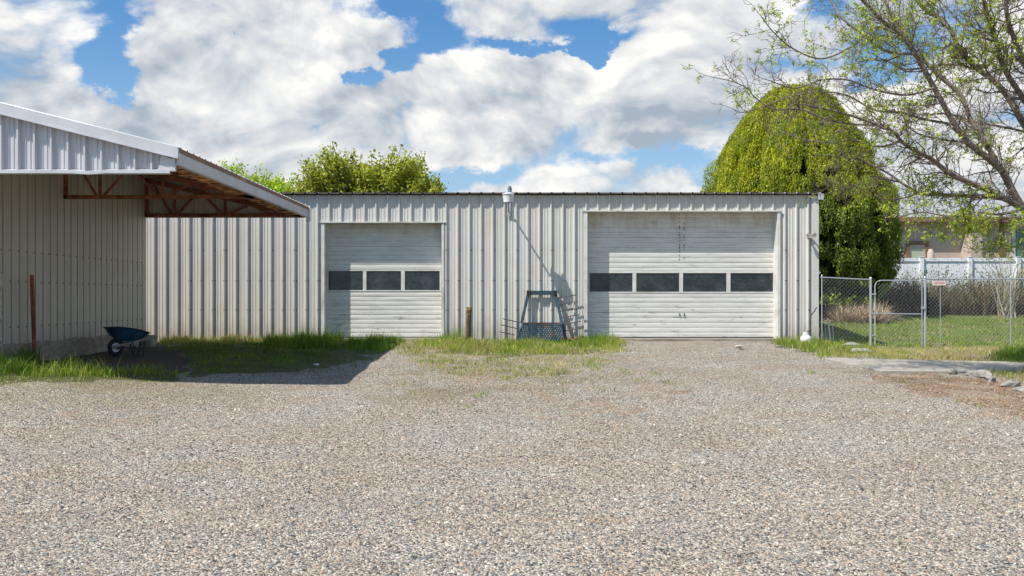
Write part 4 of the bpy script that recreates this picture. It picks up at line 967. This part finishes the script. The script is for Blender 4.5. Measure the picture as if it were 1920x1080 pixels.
def shoot(p, d, L_, r, lvl):
    m = max(4, int(L_/.10)); pts = [p]; dd = d/np.linalg.norm(d)
    for k in range(m):
        dd = dd+lr.normal(size=3)*np.array([.20, .20, .24]); dd[2] += .03 if lvl == 1 else -.02; dd /= np.linalg.norm(dd); pts.append(pts[-1]+dd*L_/m)
    pts = np.array(pts); ttube(pts, r*.85, max(r*.3, .0028), 4 if r > .012 else 3)
    if lvl < 3:
        step = (.105, .09)[lvl-1]; cnt = int(L_/step)
        for c in range(cnt):
            t = lr.uniform(.12, 1); k = min(int(t*m), m-1); q = pts[k]+(pts[k+1]-pts[k])*lr.random(); e = pts[k+1]-pts[k]; e /= np.linalg.norm(e)
            o = lr.normal(size=3)*np.array([1, 1, .8]); o -= e*o.dot(e); o /= np.linalg.norm(o)
            shoot(q, e*.75+o*.9, (L_*lr.uniform(.25, .5) if lvl == 1 else lr.uniform(.08, .22)), max(r*.5, .005), lvl+1)
    if lvl >= 2:
        dens = .62 if lvl == 2 else .7
        # leaves open more on the low skirt and the outer twigs
        if p[2] < 3.2: dens += .3
        if lr.random() < dens: LC.append(pts[-1]); LS.append(lr.uniform(.5, 1.2))
        if lr.random() < dens*.45: LC.append(pts[len(pts)//2]); LS.append(lr.uniform(.3, .8))
limbs = [
 ([(1935, 415), (1905, 370), (1880, 323), (1860, 303), (1817, 268), (1790, 233), (1755, 171), (1716, 101), (1689, 66), (1650, 35), (1600, -20)], 16, 15.2, .085, .03),
 ([(1872, 313), (1860, 288), (1837, 253), (1817, 218), (1802, 179), (1763, 144), (1732, 113), (1712, 93), (1689, 50), (1662, 8), (1640, -60)], 16.05, 16.8, .06, .025),
 ([(1990, 330), (1950, 270), (1920, 233), (1891, 183), (1860, 148), (1837, 132), (1802, 97), (1786, 62), (1763, 35), (1728, 12), (1690, -40)], 16.2, 17.4, .085, .03),
 ([(1985, 280), (1920, 187), (1883, 128), (1868, 78), (1856, 43), (1844, 0), (1830, -80)], 16.1, 15.4, .065, .03),
 ([(1960, 220), (1925, 130), (1899, 66), (1887, 20), (1883, -60)], 15.9, 15.0, .06, .03),
 ([(1925, 395), (1907, 385), (1864, 362), (1817, 342), (1778, 323), (1747, 299), (1712, 280), (1689, 264), (1677, 249), (1650, 237), (1611, 222), (1572, 210), (1510, 196)], 15.9, 14.8, .07, .014),
 ([(1915, 388), (1883, 373), (1806, 367), (1759, 365), (1724, 362), (1689, 342), (1662, 323), (1610, 300), (1550, 290)], 15.9, 16.8, .05, .012),
 ([(1750, 165), (1700, 178), (1640, 168), (1590, 150), (1540, 150), (1490, 165), (1440, 150)], 15.3, 14.6, .025, .008),
 ([(1680, 62), (1640, 52), (1600, 85), (1540, 110), (1485, 90), (1450, 60), (1428, 32)], 15.2, 14.9, .025, .007),
 ([(1640, 235), (1590, 232), (1545, 222), (1500, 205), (1450, 205), (1415, 182), (1400, 165), (1370, 152), (1332, 144)], 15.2, 14.7, .022, .006),
 ([(1960, 262), (1920, 247), (1870, 236), (1830, 230), (1780, 214), (1720, 215), (1660, 205)], 16.3, 17.3, .03, .01),
 ([(1790, 233), (1740, 225), (1690, 212), (1640, 206), (1585, 178), (1530, 172), (1470, 185), (1400, 210), (1372, 203)], 15.6, 16.4, .028, .007),
 ([(1716, 101), (1660, 95), (1610, 60), (1575, 30), (1560, 5), (1530, -30)], 15.2, 15.8, .03, .01),
 ([(1689, 264), (1650, 275), (1600, 262), (1560, 268), (1510, 262), (1460, 245)], 15.2, 16.0, .025, .007),
 ([(1817, 268), (1770, 262), (1720, 250), (1690, 225)], 15.7, 16.6, .03, .01),
 ([(1910, 395), (1870, 402), (1830, 398), (1780, 405), (1730, 398), (1690, 405)], 15.8, 14.9, .03, .008),
 ([(1940, 400), (1915, 412), (1885, 410), (1850, 425), (1815, 420), (1780, 432)], 15.8, 16.4, .03, .008),
 ([(1724, 362), (1690, 372), (1650, 372), (1610, 352), (1580, 340)], 16.6, 16.2, .02, .007),
 ([(1868, 78), (1820, 60), (1770, 10), (1740, -20)], 15.8, 16.6, .03, .01),
 ([(1837, 132), (1780, 120), (1700, 130), (1650, 110), (1600, 120)], 16.8, 17.6, .03, .008),
 ([(1689, 342), (1640, 335), (1590, 352), (1545, 365)], 16.6, 15.8, .018, .006),
]
tr0 = smooth([(LX+.05, LY, lz-.15), (LX, LY, .9), (LX-.25, 15.95, 1.7), tuple(P(1990, 440, 16)), tuple(P(1940, 420, 16))], 5); ttube(tr0, .21, .10, 12)
ttube(smooth([tuple(tr0[10]), tuple(P(2040, 420, 16.1)), tuple(P(1990, 330, 16.2)), tuple(P(1985, 280, 16.1)), tuple(P(1960, 220, 15.9))], 5), .15, .07, 10)
for pl_, ya, yb, ra, rb in limbs:
    ra *= .82; m = len(pl_); pts = smooth([tuple(P(x, y, ya+(yb-ya)*(i/(m-1)))) for i, (x, y) in enumerate(pl_)], 6); ttube(pts, ra, rb, 8)
    seg = np.linalg.norm(np.diff(pts, axis=0), axis=1); tot = seg.sum(); cnt = int(tot/.095)
    for c in range(cnt):
        k = int(lr.uniform(.1, 1)*(len(pts)-2)); e = pts[k+1]-pts[k]; e /= np.linalg.norm(e)+1e-9; o = lr.normal(size=3)*np.array([.9, .8, .75]); o[2] += .1; o -= e*o.dot(e); o /= np.linalg.norm(o)
        rk = ra+(rb-ra)*k/len(pts); shoot(pts[k], e*.8+o, lr.uniform(.28, .9)*(1.0 if rk > .02 else .7), min(.017, max(rk*.4, .007)), 1)
    shoot(pts[-1], pts[-1]-pts[-2], .4, rb, 1)
trunk = fast('trunk', np.concatenate(TV), np.concatenate(TF), M_BARK, None, LO, smooth=True)
LC = np.array(LC); LS = np.array(LS)
# clumps: brighter where many shoots open together
k = vnoise(LC[:, 0]*2.2+LC[:, 1], LC[:, 2]*2.4, 1, 31) > .36; k &= rng.random(len(LC)) < .50; k |= (LC[:, 2] < 2.7) & (rng.random(len(LC)) < .8); LC, LS = LC[k], LS[k]
rep = 9; C = np.repeat(LC, rep, 0)+rng.normal(size=(len(LC)*rep, 3))*.034*np.repeat(LS, rep)[:, None]
lc = np.repeat(np.where(rng.random((len(LC), 1)) < .45, np.array([[.44, .50, .04]]), np.array([[.26, .34, .07]])), rep, 0)
v, f, c_ = leaves(C, np.tile([0, 0, 1.], (len(C), 1)), .055, lc, .2, .36, -.1)
fast('foliage', v, f, M_LEAF, c_, LO)

# ------------------------------------------------------------ dry hedge, straw heap, bare shrub
def twigs(name, x0, x1, Ya, Yb, h, n, cols, label, cat, leafn=0, leafcol=(.10, .15, .04), arch=.4, seed=1, wid=.010, kind=None, hf=None):
    q = np.random.default_rng(seed); X = q.uniform(x0, x1, n); Y = q.uniform(Ya, Yb, n); Z = G(X, Y)
    H = h*q.uniform(.45, 1.05, n)*(.7+.5*vnoise(X, Y, 1.3, seed))
    if hf is not None: H = H*hf(X)
    ax = q.normal(size=n)*arch; ay = q.normal(size=n)*arch*.6; sg = 5; t = np.linspace(0, 1, sg)
    px_ = X[:, None]+ax[:, None]*t*H[:, None]+q.normal(size=(n, sg))*.03; py_ = Y[:, None]+ay[:, None]*t*H[:, None]; pz_ = Z[:, None]+H[:, None]*(t*(1.25-.35*t*np.abs(ax)[:, None]*2))
    pts = np.stack([px_, py_, pz_], -1); wv = np.stack([np.cos(q.uniform(0, 6.3, n)), np.sin(q.uniform(0, 6.3, n)), np.zeros(n)], 1)[:, None]*wid*np.linspace(1, .35, sg)[None, :, None]
    v = np.stack([pts-wv, pts+wv], 2).reshape(-1, 3); b = (np.arange(n)*sg*2)[:, None]+np.arange(sg-1)[None]*2
    f = np.stack([b, b+1, b+3, b+2], -1).reshape(-1, 4); cs = np.array(cols)[q.integers(0, len(cols), n)]*q.uniform(.7, 1.3, (n, 1))
    ac = Acc(); ac.add(v, f, np.repeat(cs, sg*2, 0))
    if leafn:
        i = q.integers(0, n, leafn); tt = q.integers(2, sg, leafn); C = pts[i, tt]+q.normal(size=(leafn, 3))*.07
        v, f, c_ = leaves(C, np.tile([0, 0, 1.], (leafn, 1)), .075, np.array([leafcol]), .35, .6); ac.add(v, f, c_)
    o = ac.build(name, M_TWIG); tag(o, label, cat, None, kind); return o
HX = lambda x, Y: pv(x, Y)
twigs('hedge', HX(1560, 35), HX(2080, 35), 34.4, 36.2, 1.02, 9500, [(.17, .12, .08), (.09, .06, .04), (.26, .185, .12), (.06, .05, .03)], 'dry brown tangled hedge running in front of the white vinyl fence', 'hedge', 14000, (.10, .12, .04), .5, 3, .012)
twigs('vine', HX(1690, 36.5), HX(2080, 36.5), 36.3, 37.0, 1.75, 500, [(.14, .11, .08), (.10, .08, .05)], 'sparse leafy vine climbing over the dry hedge against the white fence', 'vine', 4200, (.10, .15, .05), .45, 5, .007)
twigs('dry_grass_heap', HX(1562, 31), HX(1650, 31), 30.4, 31.9, .62, 4600, [(.62, .48, .33), (.50, .37, .25), (.74, .60, .44), (.30, .21, .14)], 'heap of tan dry grass behind the fence left of the gate', 'dry grass', 0, seed=6, wid=.012, arch=.9, kind='stuff')
# pale-stemmed shrub
SX, SY = pv(1888, 33.5), 33.5; sz = float(G(SX, SY)); SB = empty('bare_shrub', (SX, SY, sz), 'pale-stemmed shrub with few leaves beyond the fence at right', 'shrub')
mb = MB(); q = random.Random(12); C = []
for k in range(34):
    a = q.uniform(0, 6.3); l = q.uniform(1.2, 3.3); e = Vector((SX+math.cos(a)*l*.55*q.random()*1.5, SY+math.sin(a)*l*.35, sz+l)); b0 = Vector((SX+q.uniform(-.25, .25), SY+q.uniform(-.2, .2), sz-.05))
    md_ = b0.lerp(e, .5)+Vector((-(e.x-b0.x)*.25, 0, .1)); mb.tube([b0, md_, e], [.03 if k < 8 else .014, .014, .006], 5, cap=False)
    for t in range(14): u = q.uniform(.1, 1); p_ = (b0.lerp(md_, u*2) if u < .5 else md_.lerp(e, u*2-1)); C.append(p_+Vector((q.gauss(0, .09), q.gauss(0, .09), q.gauss(0, .09))))
mb.build('stems', speckled('pale_stems', (.42, .36, .27), (.28, .23, .17), 12, .9), SB)
v, f, c_ = leaves(np.array(C), np.tile([0, 0, 1.], (len(C), 1)), .085, np.array([[.15, .21, .05]]), .3, .5); fast('foliage', v, f, M_LEAF, c_, SB)

# ------------------------------------------------------------ grass
def grass(zones, name, label=None):
    ac = Acc()
    for poly, dens, h0, h1, wd, cols, lean in zones:
        ws = [gp(x, max(y, 566)) for x, y in poly]; xs = [p_[0] for p_ in ws]; ys = [p_[1] for p_ in ws]
        x0, x1, y0, y1 = min(xs)-.3, max(xs)+.3, min(ys)-.3, max(ys)+.3; n = int((x1-x0)*(y1-y0)*dens)
        X = rng.uniform(x0, x1, n); Y = rng.uniform(y0, y1, n); Z = G(X, Y); px_, py_ = proj(X, Y, Z)
        k = inpoly(px_+(vnoise(X, Y, 3, 7)-.5)*26+rng.normal(0, 5, n), py_+(vnoise(X, Y, 3, 9)-.5)*8+rng.normal(0, 1.6, n), poly)
        k &= ~((X > XL) & (X < XR+.0) & (Y > YW-.04) & (Y < YB)); k &= ~((X < XS+.25) & (Y > 14.5) & (Y < YR_+.1))
        k &= (vnoise(X, Y, 4.2, 15)+.35*vnoise(X, Y, 13, 16)) > .42
        X, Y, Z = X[k], Y[k], Z[k]; n = len(X)
        if n == 0: continue
        H = rng.uniform(h0, h1, n)*(.35+1.1*vnoise(X, Y, 3.4, 17)**1.3)*np.where(rng.random(n) < .05, 1.5, 1); a = rng.uniform(0, 6.283, n); w_ = wd*rng.uniform(.6, 1.2, n)
        dx = np.cos(a); dy = np.sin(a); le = rng.uniform(0, lean, n)*H; b = rng.uniform(0, 6.283, n)
        bx, by = np.cos(b)*le, np.sin(b)*le; z0 = Z-.01
        def pt(t, s): return np.stack([X+bx*t*t+dx*w_*s, Y+by*t*t+dy*w_*s, z0+H*t*(1-.12*t*le/np.maximum(H, .01))], 1)
        v = np.stack([pt(0, -.5), pt(0, .5), pt(.55, -.4), pt(.55, .4), pt(1, 0)], 1).reshape(-1, 3); o = (np.arange(n)*5)[:, None]
        f = np.concatenate([o+np.array([[0, 1, 3]]), o+np.array([[0, 3, 2]]), o+np.array([[2, 3, 4]])], 0)
        ci = np.clip((vnoise(X, Y, 1.9, 33)*.65+rng.random(n)*.6-.12)*len(cols), 0, len(cols)-1).astype(int)
        cs = np.array(cols)[ci]*rng.uniform(.75, 1.25, (n, 1))*(.75+.5*vnoise(X, Y, 1.7, 21))[:, None]
        ac.add(v, f, np.repeat(cs, 5, 0))
    o = ac.build(name, M_GRASS); tag(o, label, 'grass' if label else None, None, 'stuff'); return o
g1, g2, g3, yl, stw, pk = (.11, .19, .02), (.18, .26, .025), (.07, .12, .02), (.29, .33, .05), (.46, .38, .19), (.33, .15, .12)
grass([
 ([(298, 636), (620, 636), (640, 650), (600, 672), (480, 690), (350, 706), (362, 662), (298, 650)], 480, .03, .11, .010, [g1, g3, g2, (.13, .13, .04)], .8),
 ([(300, 634), (560, 634), (560, 643), (300, 645)], 900, .10, .24, .010, [yl, stw, g2, pk, yl], .7),
 ([(505, 634), (628, 634), (640, 650), (560, 656), (500, 648)], 1000, .16, .40, .011, [g1, g2, g3], .6),
 ([(650, 640), (748, 636), (742, 652), (716, 660), (655, 658)], 1000, .12, .30, .011, [g1, g2, g3], .6),
 ([(560, 655), (740, 655), (640, 700), (560, 706), (430, 706)], 220, .03, .10, .010, [g1, g3, g2], .9),
], 'shaded_weeds', 'dark green weeds growing between the shed and the narrow door')
grass([
 ([(770, 634), (1165, 634), (1170, 656), (1100, 660), (1000, 664), (900, 664), (800, 654)], 750, .06, .20, .010, [g1, g2, yl, yl, stw, (.30, .24, .13)], .9),
 ([(812, 632), (868, 632), (870, 641), (812, 641)], 1000, .20, .42, .011, [g2, g1, yl], .6),
 ([(1080, 634), (1140, 634), (1160, 652), (1090, 655)], 700, .10, .28, .010, [g2, g1, yl], .7),
 ([(940, 642), (1070, 642), (1070, 650), (940, 652)], 400, .08, .22, .012, [g1, g2], .8),
 ([(760, 655), (1180, 655), (1120, 705), (860, 712), (790, 690)], 560, .03, .11, .009, [yl, g2, stw, stw], .9),
 ([(700, 690), (1120, 690), (1180, 745), (760, 750)], 190, .02, .06, .009, [yl, g3, stw, stw], 1.),
 ([(740, 640), (800, 640), (800, 660), (745, 668)], 500, .05, .14, .009, [yl, stw, g2], .9),
], 'sunlit_weeds', 'sunlit yellow-green weeds along the wall between the two garage doors')
grass([
 ([(-250, 668), (50, 668), (60, 690), (180, 697), (330, 699), (350, 707), (180, 708), (60, 712), (-250, 745)], 620, .08, .22, .012, [g2, yl, g1, g2], .8),
 ([(-250, 668), (62, 668), (70, 690), (40, 706), (-250, 720)], 1100, .12, .30, .012, [g1, g3, g1], .8),
 ([(60, 696), (200, 699), (210, 706), (60, 708)], 200, .2, .42, .014, [g2, yl, (.25, .33, .10)], .9),
 ([(-250, 705), (60, 706), (350, 700), (360, 716), (-250, 760)], 350, .02, .06, .010, [yl, stw, yl], 1.2),
], 'verge_grass', 'bright green grass strip in front of the shed')
grass([
 ([(1445, 634), (1535, 634), (1560, 650), (1640, 656), (1600, 670), (1540, 672), (1490, 654), (1450, 646)], 650, .07, .22, .011, [g2, yl, g1, stw], .8),
 ([(1545, 650), (1640, 656), (1700, 660), (1690, 676), (1560, 672)], 700, .06, .15, .010, [yl, stw, g2], .9),
 ([(1640, 655), (2200, 652), (2200, 684), (1900, 682), (1660, 676)], 420, .04, .11, .011, [stw, (.50, .38, .20), yl, stw], 1.1),
 ([(1640, 670), (2200, 672), (2200, 684), (1920, 681), (1700, 678)], 320, .05, .12, .010, [(.20, .16, .08), stw, (.10, .10, .03)], 1.1),
 ([(1872, 664), (2200, 656), (2200, 680), (1860, 680)], 1100, .14, .30, .011, [g1, g3], .8),
 ([(1850, 700), (2200, 692), (2200, 730), (1920, 720)], 450, .06, .15, .010, [yl, stw, g1], 1.),
 ([(1700, 700), (1860, 699), (1860, 708), (1720, 710)], 90, .05, .16, .008, [yl, stw, (.2, .17, .1)], .9),
], 'dry_grass', 'straw-coloured grass between the chain-link fence and the concrete path')
grass([([(1536, 598), (2300, 598), (2300, 652), (1536, 652)], 330, .05, .13, .020, [g1, g2, g2, yl, g2, (.34, .29, .15), (.40, .33, .2)], .9)], 'lawn_grass', 'green lawn behind the chain-link fence')
# single weed tufts scattered on the gravel
grass([([(x-9, y-3), (x+9, y-3), (x+10, y+3), (x-10, y+3)], 700, .04, .10, .009, [g1, yl, g3], 1.1) for x, y in
       [(945, 708), (1225, 700), (1175, 697), (1510, 700), (1620, 686), (1700, 715), (810, 680), (1880, 742), (1845, 762), (1810, 752), (1258, 718), (1207, 712), (880, 765), (815, 775), (900, 745), (1640, 690), (860, 690), (1050, 705)]], 'gravel_weeds', 'tiny weed tufts scattered over the sunlit gravel')

# ------------------------------------------------------------ loose stones standing proud of the gravel
def pebbles(n, Ya, Yb, r0, r1, seed):
    q = np.random.default_rng(seed); Y = np.sqrt(q.uniform(Ya**2, Yb**2, n)); X = Y*q.uniform(-.60, .60, n); Z = G(X, Y)
    px_, py_ = proj(X, Y, Z); k = ~inpoly(px_, py_, [(1540, 650), (2400, 650), (2400, 705), (1655, 702)]); k &= ~((py_ < 712) & (px_ < 640))
    X, Y, Z = X[k], Y[k], Z[k]; n = len(X)
    base = np.array([[1, 0, 0], [.3, .95, 0], [-.8, .6, 0], [-.8, -.6, 0], [.3, -.95, 0], [.45, .35, .62], [-.45, .45, .6], [-.1, -.6, .65]])
    fc = np.array([[0, 1, 5], [1, 2, 6], [1, 6, 5], [2, 3, 6], [3, 7, 6], [3, 4, 7], [4, 0, 7], [0, 5, 7], [5, 6, 7]])
    r = r0*np.exp(np.abs(q.normal(0, .5, n))*math.log(r1/r0)/1.3); r = np.minimum(r, r1*1.3); a = q.uniform(0, 6.28, n); el_ = q.uniform(.6, 1., n)
    bv = base[None]*(1+q.uniform(-.22, .22, (n, 8, 3))); bx = bv[..., 0]*np.cos(a)[:, None]-bv[..., 1]*np.sin(a)[:, None]*el_[:, None]; by = bv[..., 0]*np.sin(a)[:, None]+bv[..., 1]*np.cos(a)[:, None]*el_[:, None]
    v = np.stack([X[:, None]+bx*r[:, None], Y[:, None]+by*r[:, None], Z[:, None]-.002+bv[..., 2]*r[:, None]], -1).reshape(-1, 3)
    f = (np.arange(n)*8)[:, None, None]+fc[None]; f = f.reshape(-1, 3)
    pal = np.array([(.42, .38, .33), (.30, .265, .23), (.21, .19, .175), (.11, .105, .105), (.33, .245, .20), (.06, .06, .065), (.52, .49, .45), (.19, .20, .215), (.38, .29, .24), (.14, .155, .17), (.42, .37, .31)])
    return v, f, np.repeat(pal[q.integers(0, len(pal), n)]*q.uniform(.85, 1.3, (n, 1))*np.array([[1.02, 1.01, .93]]), 8, 0)
def peb_fn(nt, b): nt.put(b.inputs['Base Color'], nt.mix(nt.noise(nt.geo(), 160, 3, .6), nt.attr('Col'), nt.mix(1., nt.attr('Col'), (.7, .69, .68), 'MULTIPLY')))
M_PEB = mat('gravel_stones', (.4, .4, .4), .85, 0, peb_fn, .3)
ac = Acc()
for a_ in ((80000, 4.2, 7.5, .006, .016, 1), (60000, 7.5, 12.5, .007, .017, 2), (26000, 12.5, 23, .008, .019, 3)): ac.add(*pebbles(*a_))
tag(ac.build('gravel', M_PEB), 'loose multicoloured gravel stones covering the yard', 'gravel', None, 'stuff')
# ------------------------------------------------------------ leaf litter under the locust tree
def litter(poly, n, size, cols, name, label):
    ws = [gp(x, y) for x, y in poly]; x0, x1 = min(p[0] for p in ws), max(p[0] for p in ws); y0, y1 = min(p[1] for p in ws), max(p[1] for p in ws)
    X = rng.uniform(x0, x1, n); Y = rng.uniform(y0, y1, n); Z = G(X, Y); a_, b_ = proj(X, Y, Z); k = inpoly(a_+rng.normal(0, 12, n), b_+rng.normal(0, 3, n), poly) & (vnoise(X, Y, 2.5, 51) > .38)
    X, Y, Z = X[k], Y[k], Z[k]; C = np.stack([X, Y, Z+.008], 1); ci = rng.integers(0, len(cols), len(C))
    v, f, c_ = leaves(C, np.tile([0, 0, 2.5], (len(C), 1)), size, np.array(cols)[ci], .2, .45); v[:, 2] = np.repeat(Z, 4)+.004+(v[:, 2]-np.repeat(C[:, 2], 4))*.3+.01
    tag(fast(name, v, f, M_TWIG, c_), label, 'leaf litter', None, 'stuff')
litter([(1620, 698), (1700, 700), (1850, 712), (1990, 740), (2000, 800), (1860, 770), (1740, 740), (1630, 712)], 15000, .035, [(.36, .17, .08), (.22, .12, .07), (.50, .33, .18), (.12, .08, .05)], 'leaf_litter', 'brown and orange leaf litter on the gravel in front of the path')
litter([(700, 690), (1320, 690), (1330, 800), (700, 790)], 9000, .022, [(.30, .20, .12), (.16, .11, .07), (.42, .33, .20), (.16, .17, .05)], 'dead_stems', 'scattered dead weed bits on the gravel in front of the doors')
print('locust tufts', len(LC), 'tubes', len(TV))
